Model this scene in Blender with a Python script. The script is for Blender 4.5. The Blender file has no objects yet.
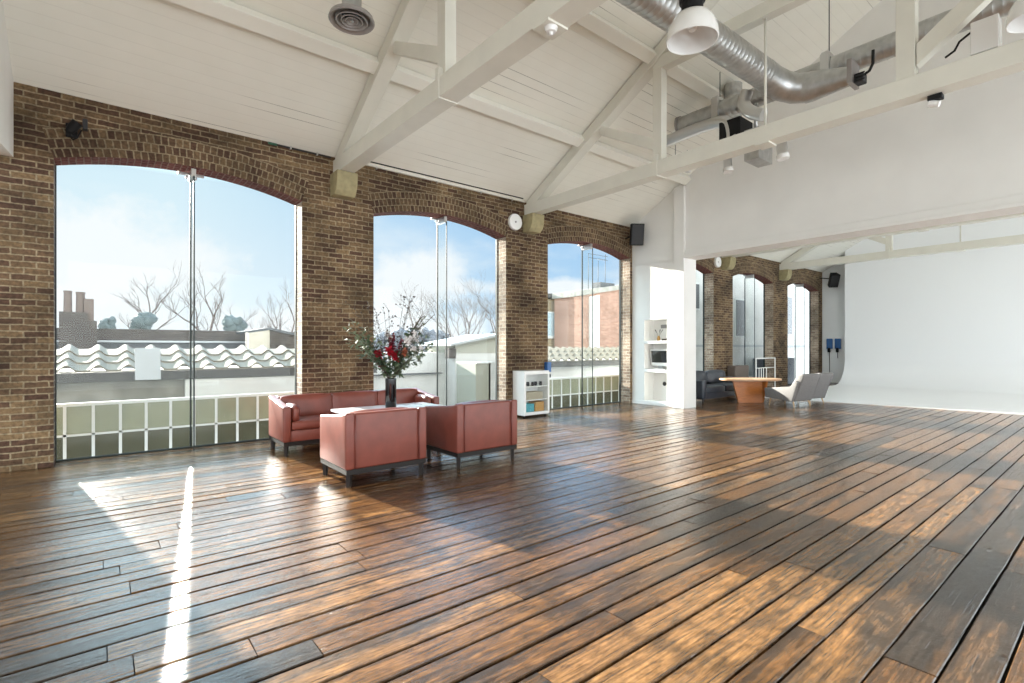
import bpy, bmesh, math, random
from mathutils import Vector, Matrix
PI = math.pi
S = bpy.context.scene
COL = S.collection
random.seed(7)

# ------------------------------------------------------------------ camera
cam_d = bpy.data.cameras.new('camera')
cam = bpy.data.objects.new('camera', cam_d)
COL.objects.link(cam)
cam.location = (0, 0, 1.45)
cam.rotation_euler = (PI / 2, 0, -math.radians(39.09))
cam_d.sensor_width = 36
cam_d.lens = 509.3165 / 1024 * 36
cam_d.shift_y = 5.67 / 1024
cam_d.clip_start = 0.05
cam_d.clip_end = 400
S.camera = cam

# ------------------------------------------------------------------ exposure
S.view_settings.view_transform = 'Standard'
S.view_settings.look = 'None'
S.view_settings.exposure = 0.12
S.view_settings.gamma = 1.0
S.view_settings.use_curve_mapping = False
S.cycles.transparent_max_bounces = 32
S.cycles.max_bounces = 10
S.cycles.diffuse_bounces = 6
S.cycles.sample_clamp_indirect = 6.0

# ------------------------------------------------------------------ world
BACK = 4.6        # brightness of the sky behind the camera, boosted to fill the room
W = bpy.data.worlds.new('sky')
S.world = W
W.use_nodes = True
nt = W.node_tree
nt.nodes.clear()


def N(nt, kind, **kw):
    n = nt.nodes.new(kind)
    for k, v in kw.items():
        if k == 'inp':
            for a, b in v.items():
                n.inputs[a].default_value = b
        else:
            setattr(n, k, v)
    return n


def L(nt, a, b):
    nt.links.new(a, b)


def mth(nt, op, a, b=None, c=None, clamp=False):
    n = nt.nodes.new('ShaderNodeMath')
    n.operation = op
    n.use_clamp = clamp
    for i, v in enumerate((a, b, c)):
        if v is None:
            continue
        if isinstance(v, (int, float)):
            n.inputs[i].default_value = v
        else:
            L(nt, v, n.inputs[i])
    return n.outputs[0]


def mixc(nt, fac, a, b, blend='MIX'):
    n = nt.nodes.new('ShaderNodeMix')
    n.data_type = 'RGBA'
    n.blend_type = blend
    n.clamp_factor = True
    for i, v in ((0, fac), (6, a), (7, b)):
        if isinstance(v, (int, float)):
            n.inputs[i].default_value = v
        elif isinstance(v, tuple):
            n.inputs[i].default_value = (*v, 1) if len(v) == 3 else v
        else:
            L(nt, v, n.inputs[i])
    return n.outputs[2]


def ramp(nt, fac, stops):
    n = nt.nodes.new('ShaderNodeValToRGB')
    e = n.color_ramp.elements
    while len(e) < len(stops):
        e.new(0.5)
    for el, (p, c) in zip(e, stops):
        el.position = p
        el.color = (c, c, c, 1) if isinstance(c, (int, float)) else (*c, 1)
    if fac is not None:
        L(nt, fac, n.inputs[0])
    return n.outputs[0]


tc = N(nt, 'ShaderNodeTexCoord')
sx = N(nt, 'ShaderNodeSeparateXYZ')
L(nt, tc.outputs['Generated'], sx.inputs[0])
dx, dy, dz = sx.outputs
up = mth(nt, 'MULTIPLY', mth(nt, 'MAXIMUM', dz, 0.0), 3.0, clamp=True)
east = mth(nt, 'ADD', mth(nt, 'MULTIPLY', dx, 1.3), -0.12, clamp=True)
hor = mixc(nt, east, (0.84, 0.90, 0.93), (0.50, 0.72, 0.90))
zen = mixc(nt, east, (0.60, 0.80, 0.91), (0.13, 0.40, 0.80))
blue = mixc(nt, up, hor, zen)
den = mth(nt, 'ADD', mth(nt, 'MAXIMUM', dz, 0.0), 0.28)
cb = N(nt, 'ShaderNodeCombineXYZ')
L(nt, mth(nt, 'DIVIDE', dx, den), cb.inputs[0])
L(nt, mth(nt, 'DIVIDE', dy, den), cb.inputs[1])
nz = N(nt, 'ShaderNodeTexNoise', inp={'Scale': 1.25, 'Detail': 7.0, 'Roughness': 0.55})
L(nt, cb.outputs[0], nz.inputs['Vector'])
cl = ramp(nt, nz.outputs[0], [(0.50, 0.0), (0.66, 1.0)])
lowc = mth(nt, 'SUBTRACT', 1.15, mth(nt, 'MULTIPLY', mth(nt, 'MAXIMUM', dz, 0.0), 2.4), clamp=True)
sky = mixc(nt, mth(nt, 'MULTIPLY', mth(nt, 'MULTIPLY', cl, lowc), 0.75), blue, (0.90, 0.93, 0.95))
# a few cumulus banks at fixed places in the sky
nz2 = N(nt, 'ShaderNodeTexNoise', inp={'Scale': 14.0, 'Detail': 7.0, 'Roughness': 0.6})
L(nt, tc.outputs['Generated'], nz2.inputs['Vector'])
wob_ = mth(nt, 'MULTIPLY', mth(nt, 'SUBTRACT', nz2.outputs[0], 0.5), 1.5)
for cx_, cy_, cz_, rx_, rz_ in ((-0.02, 0.99, 0.13, 0.20, 0.11), (0.46, 0.88, 0.13, 0.10, 0.07), (0.66, 0.74, 0.115, 0.14, 0.022), (0.36, 0.93, 0.04, 0.3, 0.05)):
    a_ = mth(nt, 'DIVIDE', mth(nt, 'SUBTRACT', dx, cx_), rx_)
    b_ = mth(nt, 'DIVIDE', mth(nt, 'SUBTRACT', dz, cz_), rz_)
    dd_ = mth(nt, 'SQRT', mth(nt, 'ADD', mth(nt, 'MULTIPLY', a_, a_), mth(nt, 'MULTIPLY', b_, b_)))
    f_ = mth(nt, 'MULTIPLY', mth(nt, 'SUBTRACT', 1.0, mth(nt, 'ADD', dd_, wob_)), 2.2, clamp=True)
    front_ = mth(nt, 'GREATER_THAN', dy, 0.0)
    sky = mixc(nt, mth(nt, 'MULTIPLY', mth(nt, 'MULTIPLY', f_, front_), 0.9), sky, (0.90, 0.93, 0.95))
grd = mth(nt, 'MULTIPLY', mth(nt, 'ADD', mth(nt, 'MULTIPLY', dz, -20.0), 0.0), 1.0, clamp=True)
sky = mixc(nt, grd, sky, (0.42, 0.40, 0.37))
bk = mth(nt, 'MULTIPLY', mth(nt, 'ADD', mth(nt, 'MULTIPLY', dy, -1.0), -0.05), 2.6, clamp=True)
# front sky boosted above the window heads, added for floor reflection and fill
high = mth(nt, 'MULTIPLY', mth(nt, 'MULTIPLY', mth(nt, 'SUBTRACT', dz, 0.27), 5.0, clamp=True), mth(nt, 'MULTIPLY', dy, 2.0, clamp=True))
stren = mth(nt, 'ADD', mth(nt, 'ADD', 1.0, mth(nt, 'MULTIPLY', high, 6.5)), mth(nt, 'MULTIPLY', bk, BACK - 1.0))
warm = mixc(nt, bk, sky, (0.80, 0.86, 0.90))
bg = N(nt, 'ShaderNodeBackground')
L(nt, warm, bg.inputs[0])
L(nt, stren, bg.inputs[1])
L(nt, bg.outputs[0], N(nt, 'ShaderNodeOutputWorld').inputs[0])

# ------------------------------------------------------------------ sun
sun_d = bpy.data.lights.new('sun', 'SUN')
sun = bpy.data.objects.new('sun', sun_d)
COL.objects.link(sun)
sd = Vector((-0.157, 1.0, 0.315)).normalized()      # towards the sun
sun.rotation_euler = sd.to_track_quat('Z', 'Y').to_euler()
sun.location = (-3, 30, 14)
sun_d.energy = 27.0
sun_d.angle = math.radians(0.9)
sun_d.color = (1.0, 0.95, 0.86)

# added lamp in place of sunlight reflected by the first window's glass fin
gl_d = bpy.data.lights.new('fin_reflection_lamp', 'AREA')
gl = bpy.data.objects.new('fin_reflection_lamp', gl_d)
COL.objects.link(gl)
gl_d.shape = 'RECTANGLE'
gl_d.size = 0.02
gl_d.size_y = 3.1
gl_d.energy = 1.1
gl_d.spread = math.radians(1.1)
gl_d.color = (1.0, 0.95, 0.86)
gdir = Vector((-0.134, -1.0, -0.315)).normalized()
gl.location = (1.0, 8.22, 1.95)
gl.rotation_euler = gdir.to_track_quat('-Z', 'Y').to_euler()

# ================================================================== helpers
ORG = {}


def tag(o, label=None, cat=None, group=None, kind=None):
    if label: o['label'] = label
    if cat: o['category'] = cat
    if group: o['group'] = group
    if kind: o['kind'] = kind
    return o


def thing(name, label, cat, loc, rz=0, group=None):
    o = bpy.data.objects.new(name, None)
    o.empty_display_size = 0.1
    COL.objects.link(o)
    o.location = loc
    o.rotation_euler = (0, 0, rz)
    ORG[o] = Vector(loc)
    return tag(o, label, cat, group)


def copy_tree(o, parent=None):
    c = o.copy()
    COL.objects.link(c)
    if parent: c.parent = parent
    for ch in list(o.children):
        copy_tree(ch, c)
    return c


class MB:
    """collects shapes into one mesh"""
    def __init__(s):
        s.bm = bmesh.new()
        s.uv = s.bm.loops.layers.uv.new('UVMap')

    def _xf(s, vs, rot, c):
        for v in vs:
            if rot is not None: v.co = rot @ v.co
            v.co += Vector(c)

    def box(s, c, d, rot=None, bev=0.0, seg=2, mi=0):
        t = bmesh.new()
        bmesh.ops.create_cube(t, size=1)
        for v in t.verts:
            v.co = Vector((v.co.x * d[0], v.co.y * d[1], v.co.z * d[2]))
        if bev > 0:
            bmesh.ops.bevel(t, geom=list(t.edges), offset=bev, segments=seg, profile=0.5, affect='EDGES')
        s._xf(t.verts, rot, c)
        s.add(t, mi)
        return s

    def bx(s, x0, x1, y0, y1, z0, z1, **k):
        return s.box(((x0 + x1) / 2, (y0 + y1) / 2, (z0 + z1) / 2), (x1 - x0, y1 - y0, z1 - z0), **k)

    def cushion(s, c, d, rot=None, bulge=0.02, bev=0.03, n=6):
        t = bmesh.new()
        bmesh.ops.create_cube(t, size=1)
        bmesh.ops.subdivide_edges(t, edges=list(t.edges), cuts=n, use_grid_fill=True)
        for v in t.verts:
            p = v.co * 2
            q = Vector((p.x * d[0] / 2, p.y * d[1] / 2, p.z * d[2] / 2))
            # rounded edges
            h = Vector((d[0] / 2 - bev, d[1] / 2 - bev, d[2] / 2 - bev))
            core = Vector((max(-h.x, min(h.x, q.x)), max(-h.y, min(h.y, q.y)), max(-h.z, min(h.z, q.z))))
            off = q - core
            if off.length > 1e-6: q = core + off.normalized() * min(off.length, bev)
            for i, (a, b) in enumerate(((1, 2), (0, 2), (0, 1))):
                w = max(0, 1 - p[a] ** 2) * max(0, 1 - p[b] ** 2)
                q[i] += bulge * w * p[i]
            v.co = q
        s._xf(t.verts, rot, c)
        s.add(t)
        return s

    def add(s, t, mi=0):
        uvl = t.loops.layers.uv.active
        m = {}
        for v in t.verts: m[v] = s.bm.verts.new(v.co)
        for f in t.faces:
            try:
                nf = s.bm.faces.new([m[v] for v in f.verts])
            except ValueError:
                continue
            nf.material_index = mi
            nf.smooth = f.smooth
            if uvl:
                for a, b in zip(nf.loops, f.loops): a[s.uv].uv = b[uvl].uv
        t.free()

    def face(s, pts, uvs=None, mi=0):
        f = s.bm.faces.new([s.bm.verts.new(p) for p in pts])
        f.material_index = mi
        if uvs:
            for l, u in zip(f.loops, uvs): l[s.uv].uv = u
        return s

    def prism(s, poly, lo, hi, axis='X', mi=0, bev=0.0):
        """poly in the plane across `axis`, extruded from lo to hi"""
        def P(a, b, t):
            return {'X': (t, a, b), 'Y': (a, t, b), 'Z': (a, b, t)}[axis]
        t = bmesh.new()
        n = len(poly)
        A = [t.verts.new(P(a, b, lo)) for a, b in poly]
        B = [t.verts.new(P(a, b, hi)) for a, b in poly]
        t.faces.new(A[::-1]); t.faces.new(B)
        for i in range(n):
            j = (i + 1) % n
            t.faces.new((A[i], A[j], B[j], B[i]))
        bmesh.ops.recalc_face_normals(t, faces=list(t.faces))
        if bev > 0:
            bmesh.ops.bevel(t, geom=list(t.edges), offset=bev, segments=3, profile=0.5, affect='EDGES')
        s.add(t, mi)
        return s

    def tube(s, pts, r, n=10, cap=True, mi=0, smooth=True):
        pts = [Vector(p) for p in pts]
        rs = r if isinstance(r, (list, tuple)) else [r] * len(pts)
        rings = []
        ref = None
        for i, p in enumerate(pts):
            d = (pts[min(i + 1, len(pts) - 1)] - pts[max(i - 1, 0)])
            if d.length < 1e-9: d = Vector((0, 0, 1))
            d.normalize()
            if ref is None:
                ref = Vector((0, 0, 1)) if abs(d.z) < 0.9 else Vector((1, 0, 0))
            u = d.cross(ref)
            if u.length < 1e-4: u = d.cross(Vector((0, 1, 0)))
            u.normalize()
            v = u.cross(d).normalized()
            ref = v if abs(v.dot(d)) < .5 else ref
            rings.append([s.bm.verts.new(p + (u * math.cos(a) + v * math.sin(a)) * rs[i])
                          for a in (2 * PI * k / n for k in range(n))])
        for a, b in zip(rings, rings[1:]):
            for k in range(n):
                f = s.bm.faces.new((a[k], a[(k + 1) % n], b[(k + 1) % n], b[k]))
                f.smooth = smooth; f.material_index = mi
        if cap:
            for rr in (rings[0][::-1], rings[-1]):
                f = s.bm.faces.new(rr); f.material_index = mi
        return s

    def lathe(s, prof, c=(0, 0, 0), n=28, rot=None, mi=0, smooth=True):
        t = bmesh.new()
        rings = []
        for r, z in prof:
            if r < 1e-6:
                rings.append([t.verts.new((0, 0, z))])
            else:
                rings.append([t.verts.new((r * math.cos(2 * PI * k / n), r * math.sin(2 * PI * k / n), z)) for k in range(n)])
        for a, b in zip(rings, rings[1:]):
            for k in range(n):
                k2 = (k + 1) % n
                q = [a[k % len(a)], a[k2 % len(a)], b[k2 % len(b)], b[k % len(b)]]
                q2 = []
                for v in q:
                    if v not in q2: q2.append(v)
                if len(q2) > 2:
                    f = t.faces.new(q2); f.smooth = smooth
        s._xf(t.verts, rot, c)
        s.add(t, mi)
        return s

    def ball(s, c, r, sub=2, jit=0, sc=(1, 1, 1)):
        t = bmesh.new()
        bmesh.ops.create_icosphere(t, subdivisions=sub, radius=r)
        for v in t.verts:
            k = 1 + random.uniform(-jit, jit)
            v.co = Vector((v.co.x * sc[0] * k, v.co.y * sc[1] * k, v.co.z * sc[2] * k))
        for f in t.faces: f.smooth = True
        s._xf(t.verts, None, c)
        s.add(t)
        return s

    def obj(s, name, mat, parent=None, smooth=False, base=None, norm=True):
        if norm: bmesh.ops.recalc_face_normals(s.bm, faces=list(s.bm.faces))
        me = bpy.data.meshes.new(name)
        o = bpy.data.objects.new(name, me)
        COL.objects.link(o)
        if parent is not None:
            org = ORG[parent]
            o.parent = parent
            ORG[o] = org
        elif base == 'world':
            org = Vector((0, 0, 0)); ORG[o] = org
        else:
            if base is None:
                xs = [v.co for v in s.bm.verts]
                org = Vector(((min(v.x for v in xs) + max(v.x for v in xs)) / 2,
                              (min(v.y for v in xs) + max(v.y for v in xs)) / 2, min(v.z for v in xs)))
            else:
                org = Vector(base)
            o.location = org
            ORG[o] = org
        for v in s.bm.verts: v.co -= org
        if smooth:
            for f in s.bm.faces: f.smooth = True
        s.bm.to_mesh(me)
        s.bm.free()
        for m in (mat if isinstance(mat, (list, tuple)) else [mat]): me.materials.append(m)
        if smooth:
            try: me.set_sharp_from_angle(angle=math.radians(38))
            except Exception: pass
        return o


def lbox(name, mat, parent, *a, **k):
    return MB().bx(*a, **k).obj(name, mat, parent)


# ================================================================== materials
MAT = {}


def mat(name, col, rough=0.5, metal=0.0, spec=0.5, noise=0.0, nscale=8.0, bump=0.0, bscale=60.0, coat=0.0, stretch=(1, 1, 1)):
    m = bpy.data.materials.new(name)
    m.use_nodes = True
    t = m.node_tree
    b = t.nodes['Principled BSDF']
    b.inputs['Roughness'].default_value = rough
    b.inputs['Metallic'].default_value = metal
    b.inputs['Specular IOR Level'].default_value = spec
    b.inputs['Coat Weight'].default_value = coat
    b.inputs['Base Color'].default_value = (*col, 1)
    tcn = N(t, 'ShaderNodeTexCoord')
    mp = N(t, 'ShaderNodeMapping')
    mp.inputs['Scale'].default_value = stretch
    L(t, tcn.outputs['Object'], mp.inputs[0])
    if noise > 0:
        nn = N(t, 'ShaderNodeTexNoise', inp={'Scale': nscale, 'Detail': 5.0})
        L(t, mp.outputs[0], nn.inputs['Vector'])
        r = ramp(t, nn.outputs[0], [(0.3, 1 - noise), (0.7, 1.0 + noise * 0.35)])
        L(t, mixc(t, 1.0, col, r, 'MULTIPLY'), b.inputs['Base Color'])
    if bump > 0:
        nb = N(t, 'ShaderNodeTexNoise', inp={'Scale': bscale, 'Detail': 4.0})
        L(t, mp.outputs[0], nb.inputs['Vector'])
        bn = N(t, 'ShaderNodeBump', inp={'Strength': bump, 'Distance': 0.004})
        L(t, nb.outputs[0], bn.inputs['Height'])
        L(t, bn.outputs[0], b.inputs['Normal'])
    MAT[name] = m
    return m


WHITE = mat('white_wall_paint', (0.84, 0.83, 0.80), 0.6, noise=0.04, nscale=1.5, bump=0.05, bscale=40)
COVEW = mat('studio_white_paint', (0.90, 0.91, 0.92), 0.35)
BEAM = mat('cream_beam_paint', (0.71, 0.69, 0.61), 0.45, noise=0.06, nscale=3, bump=0.12, bscale=25, stretch=(1, 1, 1))
PURL = mat('pale_purlin_paint', (0.85, 0.835, 0.76), 0.45)
LEATHER = mat('red_brown_leather', (0.21, 0.052, 0.034), 0.40, noise=0.18, nscale=6, bump=0.15, bscale=140)
LEATHER_D = mat('leather_welt', (0.16, 0.038, 0.028), 0.45)
DARKWOOD = mat('dark_stained_wood', (0.022, 0.017, 0.015), 0.5, spec=0.25, noise=0.3, nscale=30, stretch=(1, 1, 8))
BLACK = mat('black_plastic', (0.010, 0.010, 0.011), 0.6, spec=0.25)
DGREY = mat('dark_grey_metal', (0.035, 0.035, 0.038), 0.55, spec=0.3)
STEEL = mat('brushed_steel', (0.62, 0.62, 0.62), 0.28, metal=1.0)
GALV = mat('galvanised_steel', (0.50, 0.50, 0.49), 0.36, metal=0.85, noise=0.2, nscale=9)
VENT = mat('grey_vent_metal', (0.33, 0.31, 0.30), 0.4, metal=0.4)
LAMPSH = mat('white_enamel', (0.80, 0.79, 0.77), 0.22, coat=0.3)
LAMPAL = mat('spun_aluminium_inside', (0.80, 0.80, 0.80), 0.35, metal=0.6)
STONE = mat('pale_corbel_stone', (0.36, 0.31, 0.17), 0.85, noise=0.25, nscale=10, bump=0.4, bscale=60)
TABLEW = mat('glossy_white_tabletop', (0.80, 0.80, 0.80), 0.12)
VASEG = mat('black_glass', (0.008, 0.007, 0.008), 0.10)
PAPER = mat('white_paper', (0.82, 0.82, 0.80), 0.6)
GREYF = mat('grey_wool_fabric', (0.22, 0.21, 0.205), 0.9, noise=0.25, nscale=40, bump=0.3, bscale=200)
NAVYF = mat('dark_navy_leather', (0.035, 0.042, 0.055), 0.4, noise=0.2, nscale=8, bump=0.1, bscale=120)
ORANGE = mat('orange_veneer', (0.52, 0.17, 0.035), 0.3, noise=0.2, nscale=8, stretch=(1, 1, 6))
TANTOP = mat('pale_oak_veneer', (0.55, 0.33, 0.19), 0.3, noise=0.15, nscale=5, stretch=(8, 1, 1))
BEECH = mat('pale_beech_leg', (0.55, 0.38, 0.22), 0.4)
BLUE = mat('blue_plastic', (0.03, 0.12, 0.33), 0.35)
TEAL = mat('teal_card', (0.05, 0.30, 0.36), 0.5)
OCHRE = mat('ochre_card', (0.45, 0.24, 0.06), 0.6)
CABW = mat('white_lacquer', (0.84, 0.84, 0.82), 0.25)
GREENTIP = mat('green_plastic', (0.03, 0.12, 0.07), 0.4)
SCREEN = mat('dark_screen_glass', (0.015, 0.016, 0.02), 0.05, coat=1.0)
REDFL = mat('crimson_petals', (0.36, 0.008, 0.02), 0.5, noise=0.3, nscale=40)
PINKFL = mat('dark_red_gladiolus', (0.20, 0.006, 0.02), 0.5, noise=0.3, nscale=40)
WHITEFL = mat('white_petals', (0.78, 0.74, 0.72), 0.5)
RUSTFL = mat('rust_petals', (0.34, 0.10, 0.05), 0.6)
LEAFM = mat('eucalyptus_leaf', (0.16, 0.20, 0.12), 0.5, noise=0.3, nscale=30)
LEAFD = mat('dark_green_leaf', (0.05, 0.085, 0.04), 0.45, noise=0.3, nscale=30)
TWIG = mat('brown_twig', (0.06, 0.045, 0.035), 0.8)
# outside
RENDER_W = mat('white_render', (0.58, 0.58, 0.56), 0.8, noise=0.12, nscale=2)
RENDER_G = mat('dirty_grey_render', (0.27, 0.265, 0.24), 0.85, noise=0.3, nscale=3)
TILE = mat('lichen_grey_tile', (0.185, 0.163, 0.122), 0.85, noise=0.35, nscale=14, bump=0.4, bscale=60)
GUTTER = mat('weathered_gutter', (0.075, 0.075, 0.072), 0.6, noise=0.4, nscale=12)
ROOFG = mat('grey_slate', (0.075, 0.08, 0.085), 0.7, noise=0.3, nscale=4)
ROOFL = mat('pale_roof_sheet', (0.36, 0.38, 0.39), 0.5)
BARW = mat('white_glazing_bar', (0.60, 0.62, 0.60), 0.5)
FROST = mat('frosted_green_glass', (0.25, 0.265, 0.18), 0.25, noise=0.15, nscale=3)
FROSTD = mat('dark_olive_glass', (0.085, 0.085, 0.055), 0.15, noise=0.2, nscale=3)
BARK = mat('grey_brown_bark', (0.085, 0.068, 0.06), 0.9)
BUSHM = mat('blue_grey_evergreen', (0.085, 0.11, 0.11), 0.9, noise=0.4, nscale=4)
PAVE = mat('grey_paving', (0.34, 0.33, 0.31), 0.9, noise=0.2, nscale=2)
POT = mat('clay_pot', (0.12, 0.09, 0.075), 0.8, noise=0.2, nscale=6)
WINB = mat('pale_blue_window', (0.35, 0.45, 0.50), 0.1)


def brick_mat(name, c1, c2, mortar, bw=0.225, bh=0.075, ms=0.008, soot=0.45, coord='UV', off=0.5, bumpd=0.012, contrast=1.0):
    m = bpy.data.materials.new(name)
    m.use_nodes = True
    t = m.node_tree
    b = t.nodes['Principled BSDF']
    b.inputs['Roughness'].default_value = 0.85
    b.inputs['Specular IOR Level'].default_value = 0.25
    tcn = N(t, 'ShaderNodeTexCoord')
    src = tcn.outputs[coord]
    if coord == 'Object':
        so = N(t, 'ShaderNodeSeparateXYZ'); L(t, src, so.inputs[0])
        co = N(t, 'ShaderNodeCombineXYZ')
        L(t, mth(t, 'ADD', so.outputs[0], so.outputs[1]), co.inputs[0]); L(t, so.outputs[2], co.inputs[1])
        src = co.outputs[0]
    wob = N(t, 'ShaderNodeTexNoise', inp={'Scale': 7.0, 'Detail': 3.0})
    L(t, src, wob.inputs['Vector'])
    va = N(t, 'ShaderNodeVectorMath', operation='MULTIPLY_ADD')
    L(t, wob.outputs['Color'], va.inputs[0])
    va.inputs[1].default_value = (0.022, 0.022, 0)
    L(t, src, va.inputs[2])
    br = N(t, 'ShaderNodeTexBrick')
    br.offset = off
    br.inputs['Scale'].default_value = 1.0
    br.inputs['Brick Width'].default_value = bw
    br.inputs['Row Height'].default_value = bh
    br.inputs['Mortar Size'].default_value = ms
    br.inputs['Mortar Smooth'].default_value = 0.25
    br.inputs['Bias'].default_value = -0.1
    br.inputs['Color1'].default_value = (*c1, 1)
    br.inputs['Color2'].default_value = (*c2, 1)
    br.inputs['Mortar'].default_value = (*mortar, 1)
    L(t, va.outputs[0], br.inputs['Vector'])
    big = N(t, 'ShaderNodeTexNoise', inp={'Scale': 1.1, 'Detail': 6.0, 'Roughness': 0.65})
    L(t, src, big.inputs['Vector'])
    fine = N(t, 'ShaderNodeTexNoise', inp={'Scale': 28.0, 'Detail': 5.0})
    L(t, src, fine.inputs['Vector'])
    col = mixc(t, 1.0, br.outputs['Color'], ramp(t, big.outputs[0], [(0.36, 1 - soot), (0.62, 1.12)]), 'MULTIPLY')
    col = mixc(t, 1.0, col, ramp(t, fine.outputs[0], [(0.3, 0.62), (0.7, 1.25)]), 'MULTIPLY')
    L(t, col, b.inputs['Base Color'])
    h = mth(t, 'ADD', mth(t, 'MULTIPLY', br.outputs['Fac'], -1.0), mth(t, 'MULTIPLY', fine.outputs[0], 0.5))
    bn = N(t, 'ShaderNodeBump', inp={'Strength': 0.7, 'Distance': bumpd})
    L(t, h, bn.inputs['Height'])
    L(t, bn.outputs[0], b.inputs['Normal'])
    MAT[name] = m
    return m


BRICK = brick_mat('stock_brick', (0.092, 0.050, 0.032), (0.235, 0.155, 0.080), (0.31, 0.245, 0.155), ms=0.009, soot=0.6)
JAMB_SUN = brick_mat('sunlit_jamb_brick', (0.27, 0.19, 0.14), (0.50, 0.39, 0.29), (0.50, 0.44, 0.35), ms=0.009, soot=0.5)  # paler brick for the right jambs, sunlight painted into the colour
VOUS = brick_mat('arch_brick', (0.092, 0.050, 0.032), (0.205, 0.135, 0.072), (0.31, 0.245, 0.155), bw=0.078, bh=0.118, ms=0.009, soot=0.5)
SOFFIT = brick_mat('red_arch_soffit', (0.13, 0.032, 0.027), (0.20, 0.062, 0.048), (0.23, 0.13, 0.10), bw=0.115, bh=0.075, soot=0.35)
BRICK_Y = brick_mat('yellow_brick', (0.26, 0.20, 0.115), (0.36, 0.29, 0.18), (0.40, 0.36, 0.28), soot=0.2, coord='Object')
BRICK_R = brick_mat('faded_red_brick', (0.24, 0.12, 0.085), (0.36, 0.21, 0.155), (0.42, 0.36, 0.30), soot=0.2, coord='Object')
BRICK_G = brick_mat('sooty_brick', (0.055, 0.045, 0.04), (0.095, 0.08, 0.07), (0.13, 0.12, 0.11), soot=0.3, coord='Object')


# --- glass: transparent with a sheen that grows at grazing angles
def glass_mat(name, tint, base=0.05, gl=0.7):
    m = bpy.data.materials.new(name)
    m.use_nodes = True
    t = m.node_tree
    t.nodes.clear()
    lw = N(t, 'ShaderNodeLayerWeight', inp={'Blend': 0.5})
    p = mth(t, 'POWER', lw.outputs['Facing'], 5.0)
    fac = mth(t, 'ADD', mth(t, 'MULTIPLY', p, gl), base, clamp=True)
    tr = N(t, 'ShaderNodeBsdfTransparent', inp={'Color': (*tint, 1)})
    gs = N(t, 'ShaderNodeBsdfGlossy', inp={'Roughness': 0.02, 'Color': (0.95, 0.97, 0.97, 1)})
    mx = N(t, 'ShaderNodeMixShader')
    L(t, fac, mx.inputs[0]); L(t, tr.outputs[0], mx.inputs[1]); L(t, gs.outputs[0], mx.inputs[2])
    L(t, mx.outputs[0], N(t, 'ShaderNodeOutputMaterial').inputs[0])
    MAT[name] = m
    return m


GLASS = glass_mat('window_glass', (0.985, 0.995, 0.99), 0.008, 0.35)
FING = glass_mat('fin_glass', (0.98, 0.99, 0.985), 0.03, 0.12)
GEDGE = mat('green_black_glass_edge', (0.02, 0.03, 0.03), 0.5, spec=0.2)

# --- ceiling boards
def ceiling_mat():
    m = bpy.data.materials.new('cream_ceiling_boards')
    m.use_nodes = True
    t = m.node_tree
    b = t.nodes['Principled BSDF']
    b.inputs['Roughness'].default_value = 0.5
    tcn = N(t, 'ShaderNodeTexCoord')
    s = N(t, 'ShaderNodeSeparateXYZ')
    L(t, tcn.outputs['UV'], s.inputs[0])
    v = mth(t, 'DIVIDE', s.outputs[1], 0.15)
    fr = mth(t, 'FRACT', v)
    row = mth(t, 'FLOOR', v)
    line = mth(t, 'LESS_THAN', mth(t, 'ABSOLUTE', mth(t, 'SUBTRACT', fr, 0.5)), 0.46)   # 0 in the gap
    c = N(t, 'ShaderNodeCombineXYZ')
    L(t, mth(t, 'MULTIPLY', s.outputs[0], 0.28), c.inputs[0]); L(t, mth(t, 'MULTIPLY', row, 3.7), c.inputs[1])
    n1 = N(t, 'ShaderNodeTexNoise', inp={'Scale': 1.0, 'Detail': 3.0})
    L(t, c.outputs[0], n1.inputs['Vector'])
    open_ = ramp(t, n1.outputs[0], [(0.60, 0.0), (0.66, 1.0)])      # only some joints have opened
    gap = mth(t, 'MULTIPLY', mth(t, 'SUBTRACT', 1.0, line), mth(t, 'ADD', mth(t, 'MULTIPLY', open_, 0.9), 0.07))
    n2 = N(t, 'ShaderNodeTexNoise', inp={'Scale': 2.5, 'Detail': 4.0})
    L(t, tcn.outputs['UV'], n2.inputs['Vector'])
    base = mixc(t, n2.outputs[0], (0.80, 0.785, 0.70), (0.87, 0.855, 0.78))
    L(t, mixc(t, gap, base, (0.22, 0.20, 0.16)), b.inputs['Base Color'])
    bn = N(t, 'ShaderNodeBump', inp={'Strength': 0.3, 'Distance': 0.005})
    L(t, line, bn.inputs['Height'])
    L(t, bn.outputs[0], b.inputs['Normal'])
    return m


CEIL = ceiling_mat()


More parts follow.
